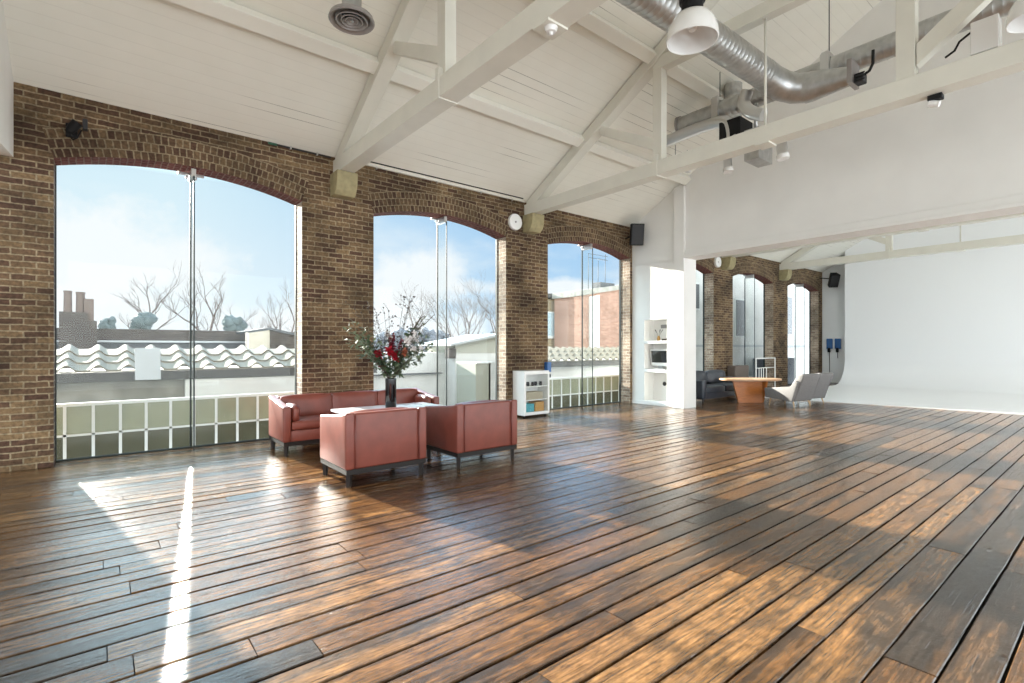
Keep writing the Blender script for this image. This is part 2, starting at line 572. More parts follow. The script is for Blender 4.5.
# --- floor boards
def floor_mat():
    m = bpy.data.materials.new('reclaimed_floor_boards')
    m.use_nodes = True
    t = m.node_tree
    b = t.nodes['Principled BSDF']
    tcn = N(t, 'ShaderNodeTexCoord')
    at = N(t, 'ShaderNodeVertexColor', layer_name='plank')
    sp = N(t, 'ShaderNodeSeparateColor')
    L(t, at.outputs['Color'], sp.inputs[0])
    r1, r2, r3 = sp.outputs

    def noise(scale, sx_, sy_, detail=6.0, rough=0.6, dist=0.0):
        mp = N(t, 'ShaderNodeMapping')
        mp.inputs['Scale'].default_value = (sx_, sy_, 1)
        L(t, tcn.outputs['UV'], mp.inputs[0])
        n = N(t, 'ShaderNodeTexNoise', inp={'Scale': scale, 'Detail': detail, 'Roughness': rough, 'Distortion': dist})
        L(t, mp.outputs[0], n.inputs['Vector'])
        return n.outputs[0]
    grain = noise(1.0, 2.2, 42, 8, 0.7, 0.5)
    grain2 = noise(1.0, 7.0, 130, 5, 0.6)
    patch = noise(1.0, 1.1, 7, 5, 0.6, 0.6)
    blotch = noise(1.0, 4.0, 10, 6, 0.7)
    scuff = noise(1.0, 9.0, 16, 6, 0.7)
    tan = mixc(t, r1, (0.135, 0.063, 0.022), (0.26, 0.135, 0.052))
    grey = mixc(t, r1, (0.026, 0.018, 0.013), (0.064, 0.046, 0.033))
    sel = mth(t, 'ADD', mth(t, 'MULTIPLY', mth(t, 'SUBTRACT', r2, 0.5), 1.0), mth(t, 'MULTIPLY', mth(t, 'SUBTRACT', patch, 0.5), 2.6))
    sel = ramp(t, mth(t, 'ADD', sel, 0.42), [(0.20, 0.0), (0.75, 1.0)])
    col = mixc(t, sel, tan, grey)
    col = mixc(t, 1.0, col, ramp(t, grain, [(0.32, 0.28), (0.60, 1.28)]), 'MULTIPLY')
    col = mixc(t, 1.0, col, ramp(t, grain2, [(0.30, 0.70), (0.65, 1.15)]), 'MULTIPLY')
    col = mixc(t, 1.0, col, ramp(t, scuff, [(0.32, 0.48), (0.60, 1.18)]), 'MULTIPLY')
    stain = ramp(t, blotch, [(0.30, 1.0), (0.42, 0.0)])
    col = mixc(t, mth(t, 'MULTIPLY', stain, 0.7), col, (0.035, 0.024, 0.018))
    crack = ramp(t, noise(1.0, 1.6, 70, 3, 0.5, 0.3), [(0.30, 1.0), (0.345, 0.0)])
    col = mixc(t, mth(t, 'MULTIPLY', crack, 0.85), col, (0.014, 0.010, 0.008))
    edge = mth(t, 'MULTIPLY', at.outputs['Alpha'], ramp(t, noise(1.0, 5.0, 9.0, 4, 0.6), [(0.35, 0.15), (0.65, 1.0)]))
    col = mixc(t, mth(t, 'MULTIPLY', edge, 0.75), col, (0.022, 0.015, 0.011))
    worn = ramp(t, noise(1.0, 3.0, 22, 6, 0.7, 0.5), [(0.53, 0.0), (0.66, 1.0)])
    col = mixc(t, mth(t, 'MULTIPLY', worn, 0.55), col, (0.030, 0.021, 0.016))
    kn = N(t, 'ShaderNodeTexVoronoi', inp={'Scale': 1.0})
    kn.feature = 'F1'
    mpk = N(t, 'ShaderNodeMapping'); mpk.inputs['Scale'].default_value = (1.6, 4.5, 1)
    L(t, tcn.outputs['UV'], mpk.inputs[0]); L(t, mpk.outputs[0], kn.inputs['Vector'])
    knot = ramp(t, kn.outputs['Distance'], [(0.03, 1.0), (0.085, 0.0)])
    col = mixc(t, mth(t, 'MULTIPLY', knot, 0.9), col, (0.016, 0.011, 0.009))
    L(t, col, b.inputs['Base Color'])
    rg = mth(t, 'ADD', mth(t, 'MULTIPLY', scuff, 0.28), mth(t, 'MULTIPLY', grain, 0.16))
    rg = mth(t, 'ADD', rg, mth(t, 'MULTIPLY', r3, 0.08))
    L(t, mth(t, 'ADD', rg, 0.22), b.inputs['Roughness'])
    b.inputs['Specular IOR Level'].default_value = 0.0
    b.inputs['Coat Weight'].default_value = 1.0
    b.inputs['Coat IOR'].default_value = 1.72
    L(t, mth(t, 'ADD', mth(t, 'MULTIPLY', scuff, 0.20), 0.05), b.inputs['Coat Roughness'])
    hh = mth(t, 'ADD', mth(t, 'MULTIPLY', grain, 0.6), mth(t, 'MULTIPLY', scuff, 0.9))
    hh = mth(t, 'SUBTRACT', hh, mth(t, 'ADD', mth(t, 'MULTIPLY', knot, 0.9), mth(t, 'MULTIPLY', crack, 0.6)))
    bn = N(t, 'ShaderNodeBump', inp={'Strength': 0.65, 'Distance': 0.007})
    L(t, hh, bn.inputs['Height'])
    L(t, bn.outputs[0], b.inputs['Normal'])
    L(t, bn.outputs[0], b.inputs['Coat Normal'])
    return m


FLOORM = floor_mat()
GAPM = mat('black_floor_gap', (0.008, 0.006, 0.005), 0.9)

# ================================================================== room data
DW, DG, DO = 8.31, 8.63, 8.655          # inner brick face, glass, outer face
PITCH, C1, HW = 4.10, 1.035, 1.455
ZS, ZC = 3.75, 3.965                    # arch springing, crown
SL = 0.56
RIDGE_Y = 1.68
BACK_Y = 2 * RIDGE_Y - DW
X0, XE = -4.0, 23.4                    # ends of the brick wall
XP0, XP1 = 10.78, 11.21                # partition


def zceil(y):
    return 4.56 + SL * (DW - y) if y >= RIDGE_Y else 4.56 + SL * (y - BACK_Y)


# ------------------------------------------------------------------ floor
def build_floor():
    bm = bmesh.new()
    uv = bm.loops.layers.uv.new('UVMap')
    cl_ = bm.loops.layers.color.new('plank')
    y = -4.9
    fl_end = DO
    rnd = random.Random(21)
    while y < fl_end:
        w = rnd.choice((0.145, 0.165, 0.18, 0.19, 0.205, 0.225))
        x = -5.0 - rnd.random() * 3
        while x < 23.3:
            ln = rnd.uniform(1.6, 4.6)
            g = rnd.uniform(0.003, 0.0065)
            ge = 0.0025
            h = rnd.uniform(-0.0022, 0.0)
            t1 = rnd.uniform(-0.0022, 0.0022)
            c = (rnd.random(), rnd.random(), rnd.random(), 1)
            ou, ov = rnd.random() * 50, rnd.random() * 50
            # worn edge: the long sides wander a little
            nx = max(2, int(ln / 0.30))
            xs = [x + ge + (ln - 2 * ge) * i / nx for i in range(nx + 1)]
            lo = [y + g + abs(rnd.gauss(0, 0.0018)) for _ in xs]
            hi = [y + w - g - abs(rnd.gauss(0, 0.0018)) for _ in xs]
            bev = 0.005
            rows = []
            for xx, a, b_ in zip(xs, lo, hi):
                rows.append([bm.verts.new((xx, a - 0.0005, h - 0.02)), bm.verts.new((xx, a, h - bev * 0.8 - t1)),
                             bm.verts.new((xx, a + bev, h - t1)), bm.verts.new((xx, a + 0.028, h - t1 * 0.7)),
                             bm.verts.new((xx, (a + b_) / 2, h + 0.0006)), bm.verts.new((xx, b_ - 0.028, h + t1 * 0.7)),
                             bm.verts.new((xx, b_ - bev, h + t1)),
                             bm.verts.new((xx, b_, h - bev * 0.8 + t1)), bm.verts.new((xx, b_ + 0.0005, h - 0.02))])
            for A, B in zip(rows, rows[1:]):
                for k in range(8):
                    f = bm.faces.new((A[k], B[k], B[k + 1], A[k + 1]))
                    AL = {A[k]: k, B[k]: k, A[k + 1]: k + 1, B[k + 1]: k + 1}
                    for l in f.loops:
                        l[uv].uv = (l.vert.co.x + ou, l.vert.co.y + ov)
                        l[cl_] = (*c[:3], 0.0 if AL[l.vert] in (3, 4, 5) else 1.0)   # alpha: worn edge
            for R_, flip in ((rows[0], False), (rows[-1], True)):
                f = bm.faces.new(R_ if not flip else R_[::-1])
                for l in f.loops:
                    l[uv].uv = (l.vert.co.x + ou, l.vert.co.y + ov)
                    l[cl_] = c
            x += ln
        y += w
    # dark bed below the boards
    vs = [bm.verts.new(p) for p in ((-8, -5, -0.03), (23.4, -5, -0.03), (23.4, DO, -0.03), (-8, DO, -0.03))]
    f = bm.faces.new(vs)
    f.material_index = 1
    vs = [bm.verts.new(p) for p in ((-8, -5, -0.25), (23.4, -5, -0.25), (23.4, DO, -0.25), (-8, DO, -0.25))]
    f = bm.faces.new(vs[::-1]); f.material_index = 1
    me = bpy.data.meshes.new('floor')
    bm.to_mesh(me); bm.free()
    me.materials.append(FLOORM); me.materials.append(GAPM)
    o = bpy.data.objects.new('floor', me)
    COL.objects.link(o)
    tag(o, 'worn reclaimed timber boards, brown and grey, varnished to a sheen', kind='structure')
    return o


build_floor()


# ------------------------------------------------------------------ brick wall with six arched openings
def arch_pts(xc, n=18, grow=0.0):
    rise = ZC - ZS
    R = (HW ** 2 + rise ** 2) / (2 * rise)
    cz = ZC - R
    a0 = math.asin(HW / R)
    pts = []
    for i in range(n + 1):
        a = -a0 + 2 * a0 * i / n
        pts.append((xc + (R + grow) * math.sin(a), cz + (R + grow) * math.cos(a), (a + a0) * R))
    return pts


def build_brick_wall():
    m = MB()
    top = 4.62

    def quad(x0, x1, z0, z1, y, flip=False):
        p = [(x0, y, z0), (x1, y, z0), (x1, y, z1), (x0, y, z1)]
        u = [(x0, z0), (x1, z0), (x1, z1), (x0, z1)]
        if flip: p, u = p[::-1], u[::-1]
        m.face(p, u)
    cs = [C1 + PITCH * k for k in range(-1, 6)]
    for y, fl in ((DW, False), (DO, True)):
        edges = [X0 - 3] + [v for c in cs for v in (c - HW, c + HW)] + [XE]
        for a, b in zip(edges[0::2], edges[1::2]):
            if b > a: quad(a, b, -0.02, top, y, fl)
        for c in cs:
            pts = arch_pts(c)
            for (xa, za, _), (xb, zb, _) in zip(pts, pts[1:]):
                p = [(xa, y, za), (xb, y, zb), (xb, y, top), (xa, y, top)]
                u = [(q[0], q[2]) for q in p]
                if fl: p, u = p[::-1], u[::-1]
                m.face(p, u)
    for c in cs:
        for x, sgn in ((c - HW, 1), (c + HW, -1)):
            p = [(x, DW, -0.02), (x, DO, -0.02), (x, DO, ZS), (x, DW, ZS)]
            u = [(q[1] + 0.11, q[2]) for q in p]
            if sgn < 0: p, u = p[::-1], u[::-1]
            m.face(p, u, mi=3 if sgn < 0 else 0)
        pts = arch_pts(c)
        for (xa, za, sa), (xb, zb, sb) in zip(pts, pts[1:]):
            m.face([(xa, DW, za), (xa, DO, za), (xb, DO, zb), (xb, DW, zb)],
                   [(DW, sa), (DO, sa), (DO, sb), (DW, sb)], mi=1)
        # ring of voussoirs standing a few millimetres proud
        ring = arch_pts(c, 24)
        outer = arch_pts(c, 24, 0.354)
        yf = DW - 0.006
        for i in range(24):
            (xa, za, sa), (xb, zb, sb) = ring[i], ring[i + 1]
            (xc_, zc_, _), (xd, zd, _) = outer[i], outer[i + 1]
            m.face([(xa, yf, za), (xb, yf, zb), (xd, yf, zd), (xc_, yf, zc_)],
                   [(sa, 0), (sb, 0), (sb, 0.354), (sa, 0.354)], mi=2)
            m.face([(xc_, yf, zc_), (xd, yf, zd), (xd, DW, zd), (xc_, DW, zc_)],
                   [(sa, 0.3), (sb, 0.3), (sb, 0.306), (sa, 0.306)], mi=2)
            m.face([(xa, DW, za), (xb, DW, zb), (xb, yf, zb), (xa, yf, za)],
                   [(sa, 0), (sb, 0), (sb, 0.006), (sa, 0.006)], mi=1)
    # top and end caps
    m.face([(X0 - 3, DW, top), (XE, DW, top), (XE, DO, top), (X0 - 3, DO, top)])
    m.face([(X0 - 3, DW, -0.02), (X0 - 3, DO, -0.02), (X0 - 3, DO, top), (X0 - 3, DW, top)])
    m.face([(XE, DW, -0.02), (XE, DO, -0.02), (XE, DO, top), (XE, DW, top)])
    o = m.obj('wall_window_side', [BRICK, SOFFIT, VOUS, JAMB_SUN], base='world', norm=False)
    tag(o, 'brown stock brick wall pierced by tall arched windows', kind='structure')


build_brick_wall()

# ------------------------------------------------------------------ ceiling: two boarded slopes
m = MB()
L2 = math.hypot(1, SL)
for (ya, yb) in ((DW + 0.75, RIDGE_Y), (RIDGE_Y, BACK_Y - 0.4)):
    def zz(y):
        return 4.56 + SL * (DW - y) if ya > RIDGE_Y + 1 else 4.56 + SL * (y - BACK_Y)
    xa, xb = -7.0, XE + 0.3
    m.face([(xa, ya, zz(ya)), (xb, ya, zz(ya)), (xb, yb, zz(yb)), (xa, yb, zz(yb))],
           [(xa, ya * L2), (xb, ya * L2), (xb, yb * L2), (xa, yb * L2)])
    t = 0.16
    m.face([(xa, ya, zz(ya) + t), (xb, ya, zz(ya) + t), (xb, yb, zz(yb) + t), (xa, yb, zz(yb) + t)][::-1])
    m.face([(xa, ya, zz(ya)), (xb, ya, zz(ya)), (xb, ya, zz(ya) + t), (xa, ya, zz(ya) + t)])
o = m.obj('ceiling', CEIL, base='world', norm=False)
tag(o, 'cream painted boarded ceiling under a pitched roof', kind='structure')

# cornice strip where the ceiling meets the brick
m = MB()
m.bx(3.2, 7.1, DW - 0.035, DW + 0.02, 4.545, 4.60)
tag(m.obj('trim_1', BEAM, base='world'), kind='structure')

# ------------------------------------------------------------------ partition with wide opening, niche and trims
m = MB()
g = [(BACK_Y, 3.55), (DW + 0.02, 3.55), (DW + 0.02, zceil(DW) + 0.02), (RIDGE_Y, zceil(RIDGE_Y) + 0.02), (BACK_Y, zceil(BACK_Y) + 0.02)]
m.prism(g, XP0, XP1, 'X')
NY0, NY1, NZ0, NZ1 = 7.27, 7.94, 0.10, 2.14
m.bx(XP0, XP1, 6.75, NY0, -0.02, 3.56)
m.bx(XP0, XP1, NY1, DW + 0.02, -0.02, 3.56)
m.bx(XP0, XP1, NY0, NY1, -0.02, NZ0)
m.bx(XP0, XP1, NY0, NY1, NZ1, 3.56)
m.bx(XP1 - 0.03, XP1, NY0, NY1, NZ0, NZ1)
part = m.obj('wall_right', WHITE, base='world')
tag(part, 'white partition wall with a wide opening to the far room', kind='structure')
for z in (1.54, 0.82):
    lbox('niche_shelf', CABW, part, XP0 - 0.01, XP1 - 0.03, NY0, NY1, z, z + 0.07, bev=0.004)
lbox('niche_frame', CABW, part, XP0 - 0.012, XP0 + 0.003, NY1 - 0.012, NY1 + 0.012, NZ0, NZ1)
m = MB(); m.lathe([(0.0, 0.0), (0.05, 0.0), (0.055, 0.012), (0.03, 0.016), (0.0, 0.012)], (XP1 - 0.035, 7.60, 0.52), 20, Matrix.Rotation(-PI / 2, 3, 'Y'))
m.obj('socket_outlet', DGREY, part)
m = MB()
m.bx(XP0 - 0.12, XP0 + 0.0, BACK_Y, 6.75, 3.55, 3.61, bev=0.006)
m.bx(XP0 - 0.06, XP0 + 0.0, BACK_Y, 6.75, 3.62, 3.735, bev=0.006)
tag(m.obj('trim_2', WHITE, base='world'), kind='structure')
m = MB()
m.bx(XP0 - 0.09, XP0 + 0.0, 6.752, 7.02, 0.0, 5.26, bev=0.006)
tag(m.obj('trim_3', WHITE, base='world'), kind='structure')
tag(MB().bx(XP0 - 0.02, XP0, 7.02, DW, 0.0, 0.09, bev=0.004).obj('baseboard_right', CABW, base='world'), kind='structure')

# left gable end, over an opening
m = MB()
g = [(DW + 0.02, 3.68), (7.26, 3.52), (5.5, 3.50), (BACK_Y, 3.50), (BACK_Y, zceil(BACK_Y)), (RIDGE_Y, zceil(RIDGE_Y)), (DW + 0.02, zceil(DW))]
m.prism(g, -1.15, -0.77, 'X')
tag(m.obj('wall_left', WHITE, base='world'), 'white gable wall over the left end of the room', kind='structure')

# far end wall and studio cove
m = MB()
g = [(BACK_Y, -0.02), (DW + 0.02, -0.02), (DW + 0.02, zceil(DW)), (RIDGE_Y, zceil(RIDGE_Y)), (BACK_Y, zceil(BACK_Y))]
m.prism(g, XE - 0.02, XE + 0.2, 'X')
tag(m.obj('wall_far', COVEW, base='world'), 'white end wall of the far room', kind='structure')
m = MB()
prof = [(21.0, 0.025)]
for i in range(13):
    a = -PI / 2 + PI / 2 * i / 12
    prof.append((21.5 + 1.0 * math.cos(a), 1.025 + 1.0 * math.sin(a)))
prof.append((22.5, 6.3))
YL, YR = 7.2, -4.9
def fx(y): return 15.53 - 0.107 * y
pl = [(None, 0.025)] + prof
for a, b in zip(pl, pl[1:]):
    q = []
    for (x, z), y in ((a, YL), (b, YL), (b, YR), (a, YR)):
        q.append((fx(y) if x is None else x, y, z))
    m.face(q)
for y in (YL, YR):
    m.face([(fx(y), y, 0.0), (fx(y), y, 0.025)] + [(x, y, z) for x, z in prof] + [(22.6, y, 6.3), (22.6, y, 0.0)])
m.face([(fx(YL), YL, 0.0), (fx(YR), YR, 0.0), (fx(YR), YR, 0.025), (fx(YL), YL, 0.025)])
m.face([(22.6, YL, 0), (22.6, YR, 0), (22.6, YR, 6.3), (22.6, YL, 6.3)])
m.face([(22.5, YL, 6.3), (22.5, YR, 6.3), (22.6, YR, 6.3), (22.6, YL, 6.3)])
bmesh.ops.remove_doubles(m.bm, verts=m.bm.verts, dist=1e-4)
o = m.obj('wall_studio_cove', COVEW, base='world', smooth=True)
tag(o, 'seamless white studio cove curving from floor to wall', kind='structure')

# ------------------------------------------------------------------ windows (glass panes, fin, clamp)
for k in range(6):
    xc = C1 + PITCH * k
    m = MB()
    m.bx(xc - HW, xc + HW, DG - 0.02, DG + 0.03, 0.0, 0.018)
    m.bx(xc - HW, xc - HW + 0.010, DG - 0.02, DG + 0.03, 0.0, ZS)
    m.bx(xc + HW - 0.010, xc + HW, DG - 0.02, DG + 0.03, 0.0, ZS)
    w = m.obj('window_%d' % (k + 1), GEDGE, base='world')
    tag(w, kind='structure')
    pts = arch_pts(xc, 20)
    for sgn in (-1, 1):
        poly = [(p[0], p[1]) for p in pts if (p[0] - xc) * sgn >= -1e-6]
        poly = [(x if abs(x - xc) > 1e-6 else xc + sgn * 0.006, z - 0.004) for x, z in poly]
        if sgn < 0:
            poly = [(xc - HW + 0.01, 0.012)] + poly + [(xc - 0.006, 0.012)]
        else:
            poly = [(xc + 0.006, 0.012)] + poly + [(xc + HW - 0.01, 0.012)]
        MB().prism(poly, DG, DG + 0.012, 'Y').obj('glass_pane', GLASS, w)
    MB().bx(xc - 0.011, xc + 0.011, DG - 0.012, DG + 0.013, 0.012, ZC - 0.12).obj('pane_joint', GEDGE, w)
    fin = MB().bx(xc - 0.0075, xc + 0.0075, 8.30, DG - 0.012, 0.005, ZC - 0.13).obj('glass_fin', FING, w)
    MB().bx(xc - 0.009, xc + 0.009, 8.286, 8.30, 0.005, ZC - 0.13).obj('fin_edge', GEDGE, fin)
    c = MB()
    c.bx(xc - 0.16, xc + 0.16, DG - 0.06, DG - 0.012, ZC - 0.055, ZC - 0.02, bev=0.004)
    c.bx(xc - 0.03, xc + 0.03, 8.32, DG - 0.012, ZC - 0.14, ZC - 0.02, bev=0.006)
    for sx_ in (-0.05, 0.05):
        c.lathe([(0, 0), (0.022, 0), (0.022, 0.03), (0, 0.03)], (xc + sx_, DG - 0.045, ZC - 0.09), 12, Matrix.Rotation(PI / 2, 3, 'X'))
    c.obj('clamp_fitting', STEEL, w)

# ================================================================== roof timbers
TR = [(3.10, 'nearest white roof truss, its tie beam landing on the corbel between the first two windows'),
      (7.21, 'second white roof truss, spanning the room just before the white partition'),
      (15.40, 'white roof truss in the far room, nearest beyond the partition'),
      (19.50, 'white roof truss in the far room, closest to the studio cove')]
for i, (tx, lab) in enumerate(TR):
    r = thing('roof_truss', lab, 'roof truss', (tx, DW, 4.26), group='painted roof trusses')
    hw = 0.12
    z0, z1 = 4.27, 4.50
    MB().bx(tx - hw, tx + hw, BACK_Y + 0.05, DW + 0.05, z0, z1, bev=0.008).obj('tie_beam', BEAM, r)
    dep = 0.26
    for ya, yb in ((DW - 0.05, RIDGE_Y), (BACK_Y + 0.05, RIDGE_Y)):
        za, zb = zceil(ya), zceil(yb)
        MB().prism([(ya, za - dep), (yb, zb - dep), (yb, zb - .025), (ya, za - .025)], tx - 0.105, tx + 0.105, 'X', bev=0.006).obj('rafter', BEAM, r)
    for qy in (5.0, 2 * RIDGE_Y - 5.0):
        q = MB().bx(tx - 0.075, tx + 0.075, qy - 0.085, qy + 0.085, z1 - 0.02, zceil(qy) - dep + 0.02, bev=0.006).obj('queen_post', BEAM, r)
        MB().bx(tx - hw - 0.012, tx + hw + 0.012, qy - 0.035, qy + 0.035, z0 - 0.012, z0 + 0.34, bev=0.004).obj('iron_strap', BEAM, q)
        s_ = 1 if qy > RIDGE_Y else -1
        zt = zceil(qy + s_ * 1.25) - dep + 0.02
        MB().prism([(qy + s_ * 0.05, 4.70), (qy + s_ * 1.25, zt - 0.12), (qy + s_ * 1.25, zt + 0.05), (qy + s_ * 0.05, 4.90)],
                   tx - 0.06, tx + 0.06, 'X', bev=0.005).obj('strut', BEAM, r)
    MB().bx(tx - 0.08, tx + 0.08, 2 * RIDGE_Y - 5.05, 5.05, 6.02, 6.22, bev=0.006).obj('straining_beam', BEAM, r)
    MB().bx(tx - 0.075, tx + 0.075, RIDGE_Y - 0.09, RIDGE_Y + 0.09, z1 - 0.02, 6.03, bev=0.006).obj('king_post', BEAM, r)
    MB().prism([(RIDGE_Y - 0.10, 4.62), (RIDGE_Y - 1.75, 5.86), (RIDGE_Y - 1.75, 6.03), (RIDGE_Y - 1.62, 6.03), (RIDGE_Y - 0.10, 4.86)],
               tx - 0.065, tx + 0.065, 'X', bev=0.005).obj('diagonal_brace', BEAM, r)
    rod = MB().tube([(tx, 3.28, z0 - 0.03), (tx, 3.28, 6.05)], 0.018, 10).obj('tie_rod', BEAM, r)
    MB().bx(tx - hw, tx + hw, 3.18, 3.38, z0 - 0.02, z0 + 0.002, bev=0.004).obj('rod_plate', BEAM, rod)

for py, lab, d in ((6.72, 'lower white purlin running along the ceiling above the windows', 0.17),
                   (5.12, 'upper white purlin running along the ceiling, higher up the slope', 0.17)):
    m = MB()
    zc_ = zceil(py)
    nrm = Vector((0, SL, 1)).normalized()
    rot = Matrix.Rotation(-math.atan(SL), 3, 'X')
    m.box((5.0, py - 0.02, zc_ - 0.085), (11.5, 0.19, 0.13), rot, bev=0.008)
    o = m.obj('roof_purlin', PURL)
    tag(o, lab, 'roof beam', 'painted purlins')

# corbels
for xx, lab in ((3.10, 'pale stone corbel under the nearest truss, between first and second window'),
                (7.21, 'pale stone corbel under the second truss, right of the round wall speaker'),
                (15.40, 'pale stone corbel in the far room beside the small round speaker'),
                (19.50, 'pale stone corbel in the far room, between the last two windows')):
    m = MB()
    m.prism([(DW + 0.0, 3.90), (DW - 0.20, 3.90), (DW - 0.27, 3.97), (DW - 0.31, 4.06), (DW - 0.33, 4.265), (DW + 0.0, 4.265)],
            xx - 0.17, xx + 0.17, 'X', bev=0.012)
    tag(m.obj('stone_corbel', STONE), lab, 'corbel', 'stone corbels')

# ================================================================== furniture: armchairs and sofa
def arm_panel(m, x, w, d, zb, zr=0.775, zf=0.69, y0=0.0):
    m.prism([(y0, zb), (d, zb), (d, zf - 0.01), (d - 0.12, zf), (y0 + 0.14, zr - 0.03), (y0, zr)], x - w / 2, x + w / 2, 'X', bev=0.022)
    return m


def seat_unit(name, label, cat, loc, w, d, n, rz=0, zr=0.775, zf=0.69, group=None):
    r = thing(name, label, cat, (0, 0, 0), 0, group)
    zb = 0.185
    aw = 0.105
    for s_ in (-1, 1):
        a = arm_panel(MB(), s_ * (w / 2 - aw / 2), aw, d, zb, zr, zf).obj('arm', LEATHER, r, smooth=True)
        MB().tube([(s_ * (w / 2 - aw + 0.004), 0.0, zb + 0.02), (s_ * (w / 2 - aw + 0.004), -0.002, zr - 0.03)], 0.008, 8).obj('piping', LEATHER_D, a)
    MB().bx(-w / 2 + aw - 0.01, w / 2 - aw + 0.01, 0.012, 0.13, zb, zr - 0.012, bev=0.02, seg=3).obj('backrest', LEATHER, r, smooth=True)
    MB().bx(-w / 2 + aw - 0.01, w / 2 - aw + 0.01, 0.10, d - 0.015, zb, 0.335, bev=0.015).obj('seat_base', LEATHER, r, smooth=True)
    iw = (w - 2 * aw) / n
    for k in range(n):
        cx = -w / 2 + aw + iw * (k + 0.5)
        MB().cushion((cx, (0.26 + d) / 2 + 0.005, 0.395), (iw - 0.008, d - 0.26, 0.125), bulge=0.018, bev=0.03).obj('seat_cushion', LEATHER, r, smooth=True)
        MB().cushion((cx, 0.205, 0.592), (iw - 0.01, 0.13, 0.335), Matrix.Rotation(math.radians(7), 3, 'X'), bulge=0.012, bev=0.035).obj('back_cushion', LEATHER, r, smooth=True)
    if n > 1:
        for s_ in (-1, 1):
            MB().cushion((s_ * (w / 2 - aw - 0.07), d / 2 + 0.14, 0.555), (0.12, d - 0.36, 0.22), bulge=0.015, bev=0.05).obj('arm_bolster', LEATHER, r, smooth=True)
    f = MB()
    f.bx(-w / 2 + 0.01, w / 2 - 0.01, 0.01, 0.05, 0.135, 0.187)
    f.bx(-w / 2 + 0.01, w / 2 - 0.01, d - 0.05, d - 0.01, 0.135, 0.187)
    f.bx(-w / 2 + 0.01, -w / 2 + 0.05, 0.05, d - 0.05, 0.135, 0.187)
    f.bx(w / 2 - 0.05, w / 2 - 0.01, 0.05, d - 0.05, 0.135, 0.187)
    f.obj('base_frame', DARKWOOD, r)
    for sx_ in (-1, 1):
        for yy in (0.05, d - 0.05):
            lm = MB()
            lm.tube([(sx_ * (w / 2 - 0.05), yy, 0.137), (sx_ * (w / 2 - 0.05), yy, 0.0)], [0.034, 0.027], 4, smooth=False)
            lm.obj('leg', DARKWOOD, r)
    r.location = loc
    r.rotation_euler = (0, 0, rz)
    return r


seat_unit('leather_armchair', 'red leather armchair with its back to the camera, nearer and further left of the two', 'armchair',
          (2.43, 5.10, 0), 0.94, 0.80, 1, group='red leather armchairs')
seat_unit('leather_armchair', 'red leather armchair with its back to the camera, right of the pair, nearest the cabinet', 'armchair',
          (3.76, 5.08, 0), 0.93, 0.80, 1, group='red leather armchairs')
seat_unit('leather_sofa', 'red leather three-cushion sofa against the brick pier, facing the armchairs', 'sofa',
          (3.08, 7.86, 0), 2.38, 0.76, 3, rz=PI, zr=0.76, zf=0.665)

# coffee table
r = thing('coffee_table', 'white-topped low table between the sofa and the armchairs', 'table', (3.12, 6.50, 0))
MB().bx(2.42, 3.82, 6.16, 6.84, 0.585, 0.62, bev=0.006).obj('tabletop', TABLEW, r)
MB().bx(2.47, 3.77, 6.21, 6.79, 0.53, 0.586).obj('apron', DARKWOOD, r)
for x in (2.50, 3.74):
    for y in (6.24, 6.76):
        MB().bx(x - 0.025, x + 0.025, y - 0.025, y + 0.025, 0, 0.532).obj('leg', DARKWOOD, r)
# magazines
for i, (x, y, rz, lab) in enumerate(((3.62, 6.34, 0.25, 'white magazine lying open at the right end of the table'),
                                     (3.38, 6.42, -0.15, 'white magazine lying on the table right of the vase'))):
    r = thing('magazine', lab, 'magazine', (x, y, 0.62), rz, 'magazines on the table')
    for s_ in (-1, 1):
        pm = MB()
        pm.bm.verts.ensure_lookup_table()
        n = 6
        prev = None
        for k in range(n + 1):
            xx = x + s_ * 0.21 * k / n
            zz_ = 0.6215 + 0.012 * math.sin(PI * min(1, k / n * 1.1))
            cur = [(xx, y - 0.145, zz_), (xx, y + 0.145, zz_), (xx, y + 0.145, 0.6205), (xx, y - 0.145, 0.6205)]
            if prev:
                for a in range(4):
                    b = (a + 1) % 4
                    pm.face([prev[a], prev[b], cur[b], cur[a]])
            else:
                pm.face(cur)
            prev = cur
        pm.face(prev)
        o = pm.obj('pages', PAPER, r)
r = None

# vase and flowers
VX, VY, VZ = 3.10, 6.44, 0.62
m = MB()
m.lathe([(0.0, 0.0), (0.070, 0.0), (0.074, 0.01), (0.074, 0.40), (0.066, 0.405), (0.064, 0.40), (0.064, 0.03), (0.0, 0.03)], (VX, VY, VZ), 32)
tag(m.obj('flower_vase', VASEG, smooth=True), 'tall black glass cylinder vase on the white table', 'vase')

rf = random.Random(5)


def stem_path(az, lean, length, curve=0.25, n=8):
    p0 = Vector((VX + 0.035 * math.cos(az), VY + 0.035 * math.sin(az), VZ + 0.08))
    pts = [p0]
    d = Vector((math.cos(az) * math.sin(lean * 0.35), math.sin(az) * math.sin(lean * 0.35), math.cos(lean * 0.35)))
    q = Vector((VX + 0.045 * math.cos(az), VY + 0.045 * math.sin(az), VZ + 0.41))
    pts.append(q)
    for i in range(n):
        a = lean * (0.55 + 0.55 * (i + 1) / n * (1 + curve))
        q = q + Vector((math.cos(az) * math.sin(a), math.sin(az) * math.sin(a), math.cos(a))) * (length / n)
        pts.append(q)
    return pts


